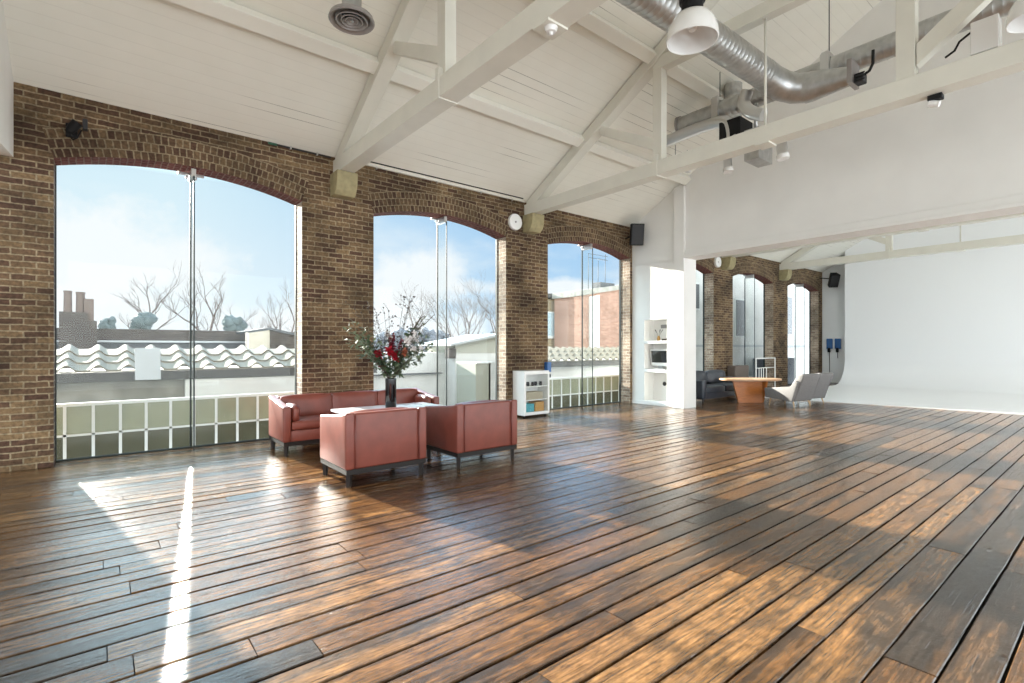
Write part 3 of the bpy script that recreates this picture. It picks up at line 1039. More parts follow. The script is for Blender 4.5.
def leaf(m, p, d, ln, w, cup=0.15):
    d = d.normalized()
    s_ = d.cross(Vector((rf.uniform(-.5, .5), rf.uniform(-.5, .5), 1))).normalized()
    u = s_.cross(d)
    a = p
    t = []
    prof = ((0, 0.02), (0.25, 0.8), (0.5, 1.0), (0.8, 0.6), (1.0, 0.03))
    rows = []
    for f, ww in prof:
        c = a + d * ln * f - u * ln * cup * f * f
        rows.append((c - s_ * w * ww * 0.5 + u * w * 0.12 * ww, c, c + s_ * w * ww * 0.5 + u * w * 0.12 * ww))
    for A, B in zip(rows, rows[1:]):
        m.face([A[0], A[1], B[1], B[0]]); m.face([A[1], A[2], B[2], B[1]])


def petal_flower(m, p, d, r_, n=7):
    d = d.normalized()
    a = d.cross(Vector((0.3, 0.2, 1))).normalized(); b = d.cross(a)
    for lay in range(2):
        for k in range(n):
            ang = 2 * PI * (k + 0.5 * lay) / n
            dd = (a * math.cos(ang) + b * math.sin(ang)) * (1.0 - 0.35 * lay) + d * (0.45 + 0.5 * lay)
            leaf(m, p, dd, r_ * (1 - 0.2 * lay), r_ * 0.62, 0.25)
    m.ball(p + d * r_ * 0.15, r_ * 0.22, 1)


# direction towards the picture's left / right for spreading the bouquet
RT = Vector((0.776, -0.6306, 0))
FW = Vector((0.6306, 0.776, 0))


def aim(side, front):      # azimuth from a sideways / towards-room mix
    v = RT * side - FW * front
    return math.atan2(v.y, v.x)


def flower(kind, az, lean, ln, lab, group):
    pts = stem_path(az, lean, ln)
    r = thing('cut_flower', lab, 'flower', (VX, VY, VZ + 0.08), 0, group)
    MB().tube(pts, [0.004] * len(pts), 6).obj('stem', LEAFD, r)
    end = pts[-1]; d = (pts[-1] - pts[-2]).normalized()
    h = MB()
    if kind == 'glad':         # spike of several florets
        for k in range(7):
            p = pts[-1] - d * 0.035 * k
            petal_flower(h, p, d + Vector((rf.uniform(-1, 1), rf.uniform(-1, 1), 0.1)) * 0.9, 0.034 + 0.004 * k, 5)
        h.obj('flower_spike', PINKFL, r, norm=False)
    elif kind == 'red':
        petal_flower(h, end, d + Vector((-0.3, -0.6, 0.1)), 0.085, 7)
        petal_flower(h, end + Vector((0.03, 0.0, -0.03)), d + Vector((0.4, -0.5, -0.2)), 0.07, 6)
        h.obj('flower_head', REDFL, r, norm=False)
    elif kind == 'white':
        for k in range(5):
            petal_flower(h, end + Vector((rf.uniform(-.06, .06), rf.uniform(-.06, .06), rf.uniform(-.09, .05))), d + Vector((rf.uniform(-1, 1), rf.uniform(-1, 0), rf.uniform(-.3, .5))), 0.068, 5)
        h.obj('flower_head', WHITEFL, r, norm=False)
    else:
        petal_flower(h, end, d + Vector((0, -0.7, 0)), 0.075, 8)
        h.obj('flower_head', RUSTFL, r, norm=False)
    lf = MB()
    for k in range(4):
        i = 3 + k
        leaf(lf, pts[i], Vector((rf.uniform(-1, 1), rf.uniform(-1, 1), 0.5)), 0.13, 0.035)
    lf.obj('foliage', LEAFD, r, norm=False)


for az, lean, ln in ((aim(-1, .25), 0.62, 0.46), (aim(-.9, .5), 0.70, 0.34), (aim(.2, 1), 0.28, 0.55), (aim(.9, .6), 0.34, 0.54), (aim(1, .3), 0.46, 0.52), (aim(.5, .9), 0.16, 0.60)):
    flower('glad', az, lean, ln, 'dark red flower spike standing in the tall black vase', 'dark red spikes in the bouquet')
for az, lean, ln in ((aim(-.8, .8), 0.46, 0.36), (aim(.5, 1), 0.40, 0.32), (aim(.1, 1), 0.45, 0.40)):
    flower('red', az, lean, ln, 'bright crimson flower head low in the bouquet', 'crimson flowers in the bouquet')
for az, lean, ln in ((aim(1, .1), 0.60, 0.56), (aim(.8, -.5), 0.42, 0.62), (aim(-.3, -.8), 0.36, 0.60), (aim(.9, .5), 0.5, 0.62)):
    flower('white', az, lean, ln, 'spray of white blossom among the red flowers in the vase', 'white blossom in the bouquet')
flower('rust', aim(1, .6), 0.55, 0.40, 'rust-coloured flower at the lower right of the bouquet', None)

for k in range(24):
    side = -1.2 + 2.4 * k / 23
    az = aim(side, rf.uniform(-.8, .8))
    pts = stem_path(az, rf.uniform(0.40, 1.15), rf.uniform(0.45, 0.90), 0.5)
    r = thing('foliage_branch', 'grey-green leafy branch spreading out of the black vase', 'foliage', (VX, VY, VZ + 0.08), 0, 'leafy branches in the bouquet')
    MB().tube(pts, [0.004] * 4 + [0.0025] * (len(pts) - 4), 5).obj('stem', TWIG, r)
    lf = MB()
    for i in range(2, len(pts)):
        for q in range(5):
            p = pts[i] + Vector((rf.uniform(-.045, .045), rf.uniform(-.045, .045), rf.uniform(-.04, .04)))
            leaf(lf, p, Vector((rf.uniform(-1, 1), rf.uniform(-1, 1), rf.uniform(-.4, .8))), rf.uniform(.05, .10), rf.uniform(.028, .05))
    lf.obj('foliage', LEAFM if k % 3 else LEAFD, r, norm=False)
for k in range(13):
    side = -0.9 + 1.9 * k / 12
    az = aim(side, rf.uniform(-.7, .5))
    tall = rf.uniform(0.75, 1.15)
    pts = stem_path(az, rf.uniform(0.12, 0.52), tall, 0.2)
    r = thing('bare_twig', 'thin dark budding twig rising above the flowers in the vase', 'twig', (VX, VY, VZ + 0.08), 0, 'budding twigs in the bouquet')
    tw = MB().tube(pts, [0.0035] * 3 + [0.0022] * (len(pts) - 3), 5)
    bd = tw
    for i in range(4, len(pts)):
        for q in range(2):
            e = pts[i] + Vector((rf.uniform(-.09, .09), rf.uniform(-.09, .09), rf.uniform(.02, .10)))
            tw.tube([pts[i], e], [0.0018, 0.0012], 4)
            if rf.random() < .75: bd.ball(e, rf.uniform(.006, .015), 1, 0.2)
        bd.ball(pts[-1], 0.012, 1)
    tw.obj('twig', TWIG, r)
# one thick curled branch on the right
pts = stem_path(aim(1, -.2), 0.42, 0.92, 0.4)
r = thing('curled_branch', 'thick dark curled branch rising at the right of the bouquet', 'branch', (VX, VY, VZ + 0.08))
bb = MB().tube(pts, [0.008] * 5 + [0.022, 0.024, 0.016, 0.010, 0.005][:len(pts) - 5], 7)
bb.obj('branch', TWIG, r, smooth=True)
MB().tube([pts[6], pts[6] + RT * 0.10 + Vector((0, 0, .12)), pts[6] + RT * 0.24 + Vector((0, 0, .22)), pts[6] + RT * .36 + Vector((0, 0, .34))], [0.012, .008, .005, .003], 6).obj('side_shoot', TWIG, r)

# ================================================================== white cabinet with shelf items
r = thing('display_cabinet', 'white display cabinet with an open glazed front at the pier', 'cabinet', (7.11, 8.12, 0))
cx0, cx1, cy0, cy1 = 6.76, 7.46, 7.94, 8.295
MB().bx(cx0, cx0 + 0.02, cy0, cy1, 0.04, 0.93).obj('side_panel', CABW, r)
MB().bx(cx1 - 0.02, cx1, cy0, cy1, 0.04, 0.93).obj('side_panel', CABW, r)
MB().bx(cx0 - 0.003, cx1 + 0.003, cy0 - 0.003, cy1, 0.93, 0.955, bev=0.003).obj('top_panel', CABW, r)
MB().bx(cx0 + .02, cx1 - .02, cy1 - 0.02, cy1, 0.04, 0.93).obj('back_panel', CABW, r)
MB().bx(cx0 + .02, cx1 - .02, cy0, cy1 - .02, 0.04, 0.10).obj('bottom_panel', CABW, r)
for z in (0.34, 0.62):
    MB().bx(cx0 + .02, cx1 - .02, cy0 + .03, cy1 - .02, z, z + 0.015).obj('shelf', CABW, r)
f = MB()
f.bx(cx0, cx0 + .045, cy0 - .022, cy0 - .004, 0.06, 0.93); f.bx(cx1 - .045, cx1, cy0 - .022, cy0 - .004, 0.06, 0.93)
f.bx(cx0 + .045, cx1 - .045, cy0 - .022, cy0 - .004, 0.885, 0.93); f.bx(cx0 + .045, cx1 - .045, cy0 - .022, cy0 - .004, 0.06, 0.105)
dr = f.obj('door', CABW, r)
MB().bx(cx0 + .045, cx1 - .045, cy0 - .016, cy0 - .010, 0.105, 0.885).obj('door_glass', GLASS, dr)
for x in (cx0 + .05, cx1 - .05):
    for y in (cy0 + .05, cy1 - .05):
        MB().lathe([(0, 0), (.02, 0), (.02, .04), (0, .04)], (x, y, 0), 12).obj('foot', DGREY, r)
for k in range(5):
    xx = cx0 + .13 + .11 * k
    m = MB().lathe([(0, 0), (.026, 0), (.034, .03), (.030, .085), (.027, .085), (.030, .03), (0, .008)], (xx, cy0 + .12 + .03 * (k % 2), 0.635), 14)
    tag(m.obj('dark_cup', DGREY, smooth=True), 'small dark cup in the row on the cabinet\'s top shelf', 'cup', 'cups in the white cabinet')
m = MB()
for k in range(6):
    m.bx(cx0 + .12, cx1 - .12, cy0 + .05, cy1 - .05, 0.356 + .026 * k, 0.380 + .026 * k, bev=.008)
o = m.obj('folded_blanket', mat('beige_wool', (0.45, 0.40, 0.30), .9), smooth=True)
tag(o, 'folded beige cloth on the cabinet\'s middle shelf', 'cloth')
tag(MB().bx(cx0 + .09, cx0 + .33, cy0 + .05, cy0 + .27, .101, .27, bev=.004).obj('teal_box', TEAL), 'teal box at the bottom left of the white cabinet', 'box')
tag(MB().bx(cx0 + .36, cx1 - .09, cy0 + .05, cy0 + .27, .101, .30, bev=.004).obj('ochre_box', OCHRE), 'ochre box at the bottom right of the white cabinet', 'box')

# blue notice/phone on the glass right of the cabinet
r = thing('wall_telephone', 'small blue wall telephone with a black handset beside the white cabinet', 'telephone', (7.73, 8.24, 0.82))
MB().bx(7.67, 7.785, 8.20, 8.305, 0.90, 1.12, bev=.008).obj('phone_body', BLUE, r)
MB().bx(7.70, 7.775, 8.20, 8.27, 0.78, 0.86, bev=.01).obj('handset', BLACK, r)
MB().tube([(7.735, 8.25, 0.92), (7.735, 8.24, .84)], .008, 6).obj('cord', BLACK, r)

# ================================================================== things in the niche
r = thing('desktop_computer', 'white computer with a dark screen on the niche shelf', 'computer', (10.98, 7.60, 0.89))
rot = Matrix.Rotation(0, 3, 'Z')
MB().box((10.97, 7.60, 1.19), (0.03, 0.52, 0.42), Matrix.Rotation(math.radians(-8), 3, 'Y'), bev=.008).obj('screen_case', CABW, r)
MB().box((10.952, 7.60, 1.21), (0.012, 0.47, 0.30), Matrix.Rotation(math.radians(-8), 3, 'Y')).obj('screen', SCREEN, r)
MB().bx(10.90, 11.08, 7.49, 7.71, 0.89, 0.90, bev=.003).obj('stand_foot', STEEL, r)
MB().bx(10.985, 11.0, 7.54, 7.66, 0.90, 1.05).obj('stand_neck', STEEL, r)
tag(MB().bx(10.80, 10.89, 7.42, 7.78, 0.891, 0.905, bev=.004).obj('computer_keyboard', PAPER), 'slim white keyboard in front of the niche computer', 'keyboard')
r = thing('dried_flower_vase', 'little vase of dried stems on the niche\'s upper shelf', 'vase', (11.0, 7.66, 1.61))
MB().lathe([(0, 0), (.03, 0), (.045, .05), (.03, .11), (.018, .13), (.014, .13), (.0, .02)], (11.0, 7.66, 1.61), 16).obj('vase_body', OCHRE, r, smooth=True)
for k in range(5):
    a = k * 1.3
    MB().tube([(11.0, 7.66, 1.64), (11.0 + .03 * math.cos(a), 7.66 + .05 * math.sin(a), 1.80), (11 + .06 * math.cos(a), 7.66 + .12 * math.sin(a), 1.89)], [.003, .003, .010], 6).obj('dried_stem', TWIG, r)
tag(MB().lathe([(0, 0), (.05, 0), (.07, .05), (.065, .05), (.045, .01), (0, .01)], (10.98, 7.48, 1.61), 18).obj('small_bowl', TWIG, smooth=True), 'small dark bowl beside the dried stems in the niche', 'bowl')
m = MB(); m.bx(XP1 - .06, XP1 - .031, 7.54, 7.70, 1.93, 2.02, bev=.006)
tag(m.obj('niche_sign', VENT), 'small grey plate on the back of the niche\'s upper bay', 'plate')

# ================================================================== wall fittings
def round_speaker(x, z, lab):
    r = thing('round_wall_speaker', lab, 'speaker', (x, DW - .09, z), 0, 'round white wall speakers')
    R = Matrix.Rotation(PI / 2, 3, 'X')
    MB().lathe([(0, 0), (.165, 0), (.175, .03), (.165, .075), (.15, .08), (.15, .072), (0, .06)], (x, DW, z), 32, R).obj('dish', CABW, r, smooth=True)
    MB().lathe([(0, .062), (.02, .062), (.02, .074), (0, .078)], (x, DW, z), 16, R).obj('centre_cap', VENT, r, smooth=True)


round_speaker(6.80, 4.08, 'round white disc fitting on the brick beside the second truss')
round_speaker(14.97, 4.10, 'round white disc fitting high on the brick in the far room')


def box_speaker(loc, rz, tilt, lab, s=1.0, arm=(0, 0.3, 0)):
    r = thing('wall_loudspeaker', lab, 'loudspeaker', loc, 0, 'black wall loudspeakers')
    R = Matrix.Rotation(rz, 3, 'Z') @ Matrix.Rotation(tilt, 3, 'X')
    l = Vector(loc)
    def T(p): return l + R @ (Vector(p) * s)
    t = bmesh.new()
    MB_ = MB()
    # tapered cabinet: front (-Y) wider than the back
    poly = [(-.17, -.14), (.17, -.14), (.12, .14), (-.12, .14)]
    MB_.prism(poly, -.27, .27, 'Z', bev=.012)
    for v in MB_.bm.verts: v.co = T(v.co)
    c = MB_.obj('cabinet', BLACK, r)
    g = MB().box((0, -.146, 0), (.29, .014, .49), bev=.004)
    for v in g.bm.verts: v.co = T(v.co)
    g.obj('grille', DGREY, r)
    h = MB().tube([T((0, .13, 0)), l + Vector(arm)], .02 * s, 8)
    h.obj('bracket', BLACK, r)


box_speaker((10.50, 7.98, 4.28), math.radians(-35), math.radians(10), 'black loudspeaker under the ceiling left of the white partition', 0.98, (0.0, 0.33, -.05))
box_speaker((22.95, 7.75, 4.15), math.radians(-50), math.radians(28), 'black tilted loudspeaker at the far end of the brick wall', 1.0, (0.1, 0.56, 0.15))

# black bracket thing over the left window
r = thing('wall_spotlight', 'black spotlight on a bracket above the left end of the first window', 'spotlight', (-.22, 8.25, 4.1))
MB().bx(-.31, -.20, 8.27, 8.31, 4.03, 4.20, bev=.006).obj('wall_plate', BLACK, r)
MB().tube([(-.25, 8.28, 4.13), (-.24, 8.18, 4.12), (-.20, 8.14, 4.13)], .018, 8).obj('arm', BLACK, r)
MB().lathe([(0, 0), (.045, 0), (.055, .06), (.055, .14), (.045, .14), (.045, .10), (0, .09)], (-.27, 8.14, 4.06), 16, Matrix.Rotation(math.radians(35), 3, 'Y') @ Matrix.Rotation(math.radians(20), 3, 'X')).obj('lamp_head', BLACK, r, smooth=True)
MB().bx(-.15, -.10, 8.14, 8.22, 4.12, 4.25, bev=.008).obj('clamp', DGREY, r)
MB().tube([(-.27, 8.27, 4.04), (-.24, 8.2, 3.98), (-.20, 8.22, 4.02), (-.16, 8.2, 4.12)], .008, 6).obj('cable', BLACK, r)

# conduits at the eaves
r = thing('cable_conduit', 'dark thin conduit with a green tip along the eaves left of the nearest truss', 'conduit', (2.5, 8.2, 4.5))
MB().tube([(2.08, 8.235, 4.515), (2.92, 8.235, 4.515)], .014, 8).obj('tube', DGREY, r)
MB().tube([(1.98, 8.235, 4.515), (2.10, 8.235, 4.515)], .020, 8).obj('end_tip', GREENTIP, r)
for x in (2.3, 2.7): MB().bx(x - .012, x + .012, 8.22, 8.26, 4.50, 4.54).obj('clip', STEEL, r)
r = thing('cable_conduit', 'dark thin conduit along the eaves between the two nearer trusses', 'conduit', (5.3, 8.2, 4.5))
MB().tube([(3.45, 8.235, 4.515), (7.0, 8.235, 4.515)], .012, 8).obj('tube', DGREY, r)
for x in (3.7, 4.9, 5.9, 6.7): MB().bx(x - .012, x + .012, 8.22, 8.26, 4.50, 4.54).obj('clip', STEEL, r)
MB().bx(5.86, 5.90, 7.30, 8.20, 0, .02).obj('ceiling_batten', BEAM, r)
bt = r.children[-1]
for v in bt.data.vertices:
    wy = v.co.y + ORG[r].y
    v.co.z = zceil(wy) - ORG[r].z - (.025 if v.co.z + ORG[r].z < .01 else .001)

# smoke detector on the nearest tie
r = thing('smoke_detector', 'small white detector under the nearest tie beam', 'detector', (3.08, 3.25, 4.2))
MB().lathe([(0, 0), (.06, 0), (.06, -.02), (.045, -.055), (.02, -.06), (0, -.06)], (3.08, 3.25, 4.268), 20).obj('detector_base', LAMPSH, r, smooth=True)
MB().lathe([(0, 0), (.022, 0), (.016, -.025), (0, -.028)], (3.08, 3.25, 4.208), 14).obj('sensor', LAMPSH, r, smooth=True)

# little camera on the second tie
r = thing('beam_spotlight', 'small black and white spotlight under the second tie beam near the king post', 'spotlight', (7.28, 1.45, 4.2))
MB().bx(7.22, 7.33, 1.37, 1.50, 4.215, 4.268, bev=.006).obj('mount', BLACK, r)
MB().lathe([(0, 0), (.035, 0), (.04, .10), (0, .10)], (7.27, 1.40, 4.16), 16, Matrix.Rotation(math.radians(-70), 3, 'X')).obj('lamp_head', LAMPSH, r, smooth=True)

# ceiling diffuser on a neck
r = thing('ceiling_air_diffuser', 'round grey air diffuser hanging from a duct neck, upper left', 'air diffuser', (2.07, 5.22, 4.88))
MB().lathe([(.10, 0.06), (.10, 1.55)], (2.07, 5.22, 4.88), 24).obj('neck', GALV, r, smooth=True)
MB().lathe([(.10, .10), (.22, .04), (.235, .0), (.225, -.012), (.20, 0.0), (.17, .05), (.10, .07)], (2.07, 5.22, 4.88), 32).obj('outer_ring', VENT, r, smooth=True)
for rr, zz_ in ((.165, -.008), (.115, -.006), (.07, -.004)):
    MB().lathe([(rr, zz_), (rr - .012, zz_ - .004), (rr - .045, zz_ + .045), (rr - .04, zz_ + .05), (rr, zz_)], (2.07, 5.22, 4.88), 32).obj('cone_ring', VENT, r, smooth=True)
MB().lathe([(0, -.012), (.02, -.008), (.025, .02), (0, .03)], (2.07, 5.22, 4.88), 16).obj('centre_cone', STEEL, r, smooth=True)

# dome pendant lamps
def dome(x, y, z, lab, rtop=5.95):
    r = thing('pendant_lamp', lab, 'pendant lamp', (x, y, z), 0, 'white dome pendants')
    pr = [(.225, 0.0), (.232, -.007), (.24, 0.0), (.237, .06), (.216, .14), (.168, .22), (.095, .265), (.075, .275)]
    inn = [(.07, .268), (.09, .255), (.16, .212), (.208, .135), (.228, .06), (.225, 0.0)]
    MB().lathe(pr + inn, (x, y, z), 40).obj('lamp_shade', LAMPSH, r, smooth=True)
    MB().lathe([(.074, .27), (.10, .28), (.10, .36), (.12, .37), (.12, .43), (.06, .45), (.04, .52), (0, .52)], (x, y, z), 24).obj('lamp_housing', BLACK, r, smooth=True)
    MB().lathe([(0, .09), (.03, .095), (.055, .14), (.05, .18), (.03, .22), (.03, .27), (0, .27)], (x, y, z), 20).obj('bulb', PAPER, r, smooth=True)
    MB().tube([(x, y, z + .5), (x, y, zceil(y))], .009, 8).obj('suspension_rod', DGREY, r)


dome(4.42, 2.70, 4.39, 'white dome pendant lamp hanging in front of the diagonal duct')
dome(6.70, 0.56, 4.47, 'white dome pendant lamp at the top right edge of the picture')
r = thing('pendant_lamp_box', 'white boxy lamp gear beside the right-hand pendant lamp', 'lamp gear', (7.0, 1.0, 4.9))
MB().bx(7.12, 7.32, .90, 1.12, 4.52, 4.86, bev=.01).obj('gear_box', LAMPSH, r)
MB().tube([(7.2, 1.12, 4.8), (7.2, 1.22, 4.74), (7.2, 1.26, 4.66), (7.2, 1.34, 4.62)], .012, 8).obj('cable', BLACK, r)

# ================================================================== ducts
def ring_duct(m, a, b, rad, step=0.095, n=24):
    a, b = Vector(a), Vector(b)
    d = (b - a); ln = d.length; d.normalize()
    k = max(1, int(ln / step))
    pts, rs = [], []
    for i in range(k + 1):
        t = ln * i / k
        for dt, rr in ((-.008, rad), (0, rad + .003), (.008, rad)):
            tt = min(ln, max(0, t + dt))
            if pts and (Vector(pts[-1]) - (a + d * tt)).length < 1e-5: continue
            pts.append(a + d * tt); rs.append(rr)
    m.tube(pts, rs, n)
    return m


r = thing('spiral_duct', 'long spiral duct running across the room above the second truss', 'duct', (8.6, 2, 5.7))
ring_duct(MB(), (8.86, 5.65, 5.78), (8.86, -1.8, 5.80), .165).obj('duct_run', GALV, r, smooth=True)
MB().lathe([(.165, 0), (.185, .0), (.185, .05), (.13, .05), (.13, .02), (.0, .02)], (8.86, 5.64, 5.78), 24, Matrix.Rotation(-PI / 2, 3, 'X')).obj('end_cap', VENT, r, smooth=True)
for yy in (4.85, 3.05):
    c = MB()
    c.bx(8.68, 9.04, yy - .06, yy + .06, 5.57, 5.65); c.bx(8.66, 8.72, yy - .06, yy + .06, 5.59, 5.97); c.bx(9.0, 9.06, yy - .06, yy + .06, 5.59, 5.97)
    c.bx(8.68, 9.04, yy - .05, yy + .05, 5.94, 6.0)
    c.obj('support_cradle', STEEL, r)
    MB().tube([(8.86, yy, 5.99), (8.86, yy, zceil(yy))], .008, 6).obj('hanger_rod', DGREY, r)
MB().tube([(8.86, 1.2, 5.95), (8.86, 1.2, zceil(1.2))], .008, 6).obj('hanger_rod', DGREY, r)
r = thing('spiral_duct', 'thick diagonal spiral duct coming towards the camera and turning at the reducer', 'duct', (6, 3.55, 5.5))
ring_duct(MB(), (2.6, 3.55, 5.42), (7.75, 3.55, 5.55), .20).obj('duct_run', GALV, r, smooth=True)
el = [(7.72, 3.55, 5.55), (8.0, 3.54, 5.53), (8.2, 3.48, 5.49), (8.36, 3.36, 5.45), (8.42, 3.2, 5.42)]
MB().tube(el, [.205, .21, .215, .215, .215], 24).obj('elbow', GALV, r, smooth=True)
MB().tube([(8.42, 3.22, 5.42), (8.42, 3.12, 5.41), (8.42, 2.62, 5.36)], [.22, .215, .13], 24).obj('reducer', GALV, r, smooth=True)
MB().bx(8.26, 8.58, 2.56, 2.62, 5.2, 5.54, bev=.004).obj('flange', VENT, r)
MB().tube([(5.9, 3.55, 5.7), (5.9, 3.55, zceil(3.55))], .007, 6).obj('hanger_rod', DGREY, r)
r = thing('duct_fan', 'small dark fan unit with a bent black hose at the end of the reducer', 'fan', (8.42, 2.45, 5.2))
MB().bx(8.33, 8.50, 2.44, 2.555, 5.20, 5.33, bev=.015).obj('motor_box', DGREY, r)
for z in (5.22, 5.265, 5.31): MB().tube([(8.325, 2.42, z), (8.325, 2.53, z)], .010, 6).obj('cable_gland', BLACK, r)
MB().tube([(8.40, 2.45, 5.30), (8.38, 2.38, 5.32), (8.37, 2.335, 5.40), (8.36, 2.33, 5.58)], .02, 10).obj('hose', BLACK, r, smooth=True)
r = thing('riser_duct', 'short upright duct rising through the ceiling behind the diagonal duct', 'duct', (9.2, 4.84, 5.9))
ring_duct(MB(), (9.32, 4.84, 5.75), (9.32, 4.84, zceil(4.84) - .1), .16).obj('duct_run', GALV, r, smooth=True)


def nozzle(pts, rad, lab, tip=None, name='duct_elbow'):
    r = thing(name, lab, 'duct', tuple(pts[-1]))
    # round the corner
    P = [Vector(p) for p in pts]
    sm = [P[0]]
    for i in range(1, len(P) - 1):
        a = P[i] + (P[i - 1] - P[i]) * .5; b = P[i] + (P[i + 1] - P[i]) * .5
        for t in (0, .25, .5, .75, 1):
            sm.append(a.lerp(P[i], t).lerp(P[i].lerp(b, t), t))
    sm.append(P[-1])
    MB().tube(sm, rad, 18).obj('bent_pipe', STEEL, r, smooth=True)
    if tip:
        d = (P[-1] - P[-2]).normalized()
        MB().tube([P[-1] - d * .015, P[-1] + d * .05], rad + .012, 18).obj('nozzle_ring', tip, r, smooth=True)


nozzle([(8.5, 5.75, 5.42), (8.5, 4.55, 5.46), (8.5, 4.45, 5.2), (8.5, 4.45, 4.9)], .105, 'lower steel pipe bending downwards behind the second truss, left one')
nozzle([(8.2, 4.02, 5.62), (8.2, 4.10, 5.42), (8.2, 3.96, 5.24), (8.2, 3.76, 5.14)], .10, 'shiny steel elbow hanging below the long duct')
nozzle([(8.4, 4.30, 5.0), (8.4, 4.48, 4.95), (8.38, 4.44, 4.50)], .07, 'steel nozzle pointing down under the second tie beam, left of the grey box', LAMPSH, 'air_nozzle')
nozzle([(8.0, 3.62, 4.75), (8.0, 3.42, 4.72), (8.0, 3.38, 4.33)], .075, 'steel nozzle pointing down under the second tie beam, right of the grey box', LAMPSH, 'air_nozzle')
r = thing('air_unit', 'grey sheet-metal air unit partly hidden by the second tie beam', 'air unit', (8.6, 4.1, 4.55))
MB().bx(8.45, 8.95, 3.95, 4.20, 4.58, 5.10, bev=.01).obj('unit_casing', GALV, r)
MB().bx(8.40, 8.85, 4.24, 4.62, 4.98, 5.36, bev=.01).obj('fan_casing', BLACK, r)
MB().tube([(8.6, 4.07, 5.1), (8.6, 4.07, 5.55)], .03, 8).obj('stem_pipe', GALV, r)
r = thing('strip_light', 'short white strip light under the ceiling left of the partition', 'strip light', (9.5, 6.3, 5.0))
rot = Matrix.Rotation(-math.atan(SL), 3, 'X')
MB().box((9.72, 6.20, 5.30), (.62, .10, .08), None, bev=.01).obj('light_body', LAMPSH, r)
MB().bx(9.38, 9.42, 6.16, 6.24, 5.27, 5.34).obj('end_cap', DGREY, r)
for x in (9.5, 9.95): MB().tube([(x, 6.2, 5.33), (x, 6.2, zceil(6.2))], .006, 6).obj('hanger_rod', DGREY, r)

# ================================================================== far lounge
r = thing('dark_sofa', 'dark navy leather sofa behind the orange table in the far room', 'sofa', (13.2, 7.7, 0))
# long back against the windows, left arm in view
MB().bx(12.0, 14.3, 7.72, 7.90, .12, .74, bev=.04, seg=3).obj('backrest', NAVYF, r, smooth=True)
MB().bx(11.95, 12.14, 7.0, 7.9, .12, .60, bev=.04, seg=3).obj('arm', NAVYF, r, smooth=True)
MB().bx(14.16, 14.35, 7.0, 7.9, .12, .60, bev=.04, seg=3).obj('arm', NAVYF, r, smooth=True)
for k in range(2):
    x = 12.14 + 1.01 * (k + .5)
    MB().cushion((x, 7.38, .33), (.96, .72, .2), bulge=.02, bev=.05).obj('seat_cushion', NAVYF, r, smooth=True)
    MB().cushion((x, 7.64, .60), (.95, .2, .36), Matrix.Rotation(math.radians(-8), 3, 'X'), bulge=.03, bev=.06).obj('back_cushion', NAVYF, r, smooth=True)
MB().bx(12.0, 14.3, 7.02, 7.88, .10, .26, bev=.02).obj('seat_base', NAVYF, r)
for x in (12.05, 14.25):
    for y in (7.06, 7.84): MB().lathe([(0, 0), (.02, 0), (.025, .1), (0, .1)], (x, y, 0), 10).obj('leg', DGREY, r)

r = thing('orange_table', 'low table with a pale boat-shaped top and orange slab legs in the far room', 'table', (13.3, 6.4, 0))
RX, RY = Vector((0.80, -0.60, 0)), Vector((0.60, 0.80, 0))
ctr = Vector((13.34, 6.46, 0))
poly = []
for k in range(40):
    a = 2 * PI * k / 40
    q = ctr + RX * (0.80 * math.copysign(abs(math.cos(a)) ** .8, math.cos(a))) + RY * (.42 * math.copysign(abs(math.sin(a)) ** .9, math.sin(a)))
    poly.append((q.x, q.y))
MB().prism(poly, .575, .625, 'Z', bev=.012).obj('tabletop', TANTOP, r)
for (ax, ay), (bx_, by) in (((13.02, 6.62), (13.50, 6.24)), ((13.57, 6.24), (13.76, 6.68))):
    m = MB()
    A, B = Vector((ax, ay, 0)), Vector((bx_, by, 0))
    n_ = (B - A).normalized(); w_ = Vector((-n_.y, n_.x, 0)) * .03
    lo = [A - w_, B - w_, B + w_, A + w_]
    hi = [p + Vector((0, 0, .577)) - n_ * (.0 if i in (1, 2) else .16) for i, p in enumerate(lo)]
    for i in range(4):
        j = (i + 1) % 4
        m.face([lo[i], lo[j], hi[j], hi[i]])
    m.face(lo[::-1]); m.face(hi)
    m.obj('slab_leg', ORANGE, r)


def lounge_chair(loc, rz, lab):
    r = thing('lounge_chair', lab, 'armchair', (0, 0, 0), 0, 'grey lounge chairs')
    # faces -X; seat shell, sloping back, winged sides
    MB().prism([(-.42, .20), (.26, .15), (.30, .30), (-.44, .40)], -.33, .33, 'Y', bev=.035).obj('seat', GREYF, r, smooth=True)
    MB().prism([(.16, .16), (.30, .15), (.55, .78), (.50, .82), (.38, .80), (.10, .38)], -.31, .31, 'Y', bev=.035).obj('backrest', GREYF, r, smooth=True)
    for s_ in (-1, 1):
        y0, y1 = sorted((s_ * .30, s_ * .38))
        MB().prism([(-.44, .20), (.28, .14), (.44, .62), (.36, .66), (.22, .50), (-.46, .43)], y0, y1, 'Y', bev=.02).obj('arm', GREYF, r, smooth=True)
    for x, y in ((-.34, -.28), (-.34, .28), (.24, -.28), (.24, .28)):
        MB().tube([(x, y, .2), (x + (.05 if x > 0 else -.03), y * 1.1, 0)], [.020, .011], 8).obj('leg', BEECH, r)
    r.location = loc; r.rotation_euler = (0, 0, rz)
    return r


lounge_chair((13.28, 5.42, 0), math.radians(-102), 'grey upholstered lounge chair at the orange table, nearer the camera')
lounge_chair((14.16, 5.42, 0), math.radians(-98), 'grey upholstered lounge chair behind the nearer one, closer to the studio cove')

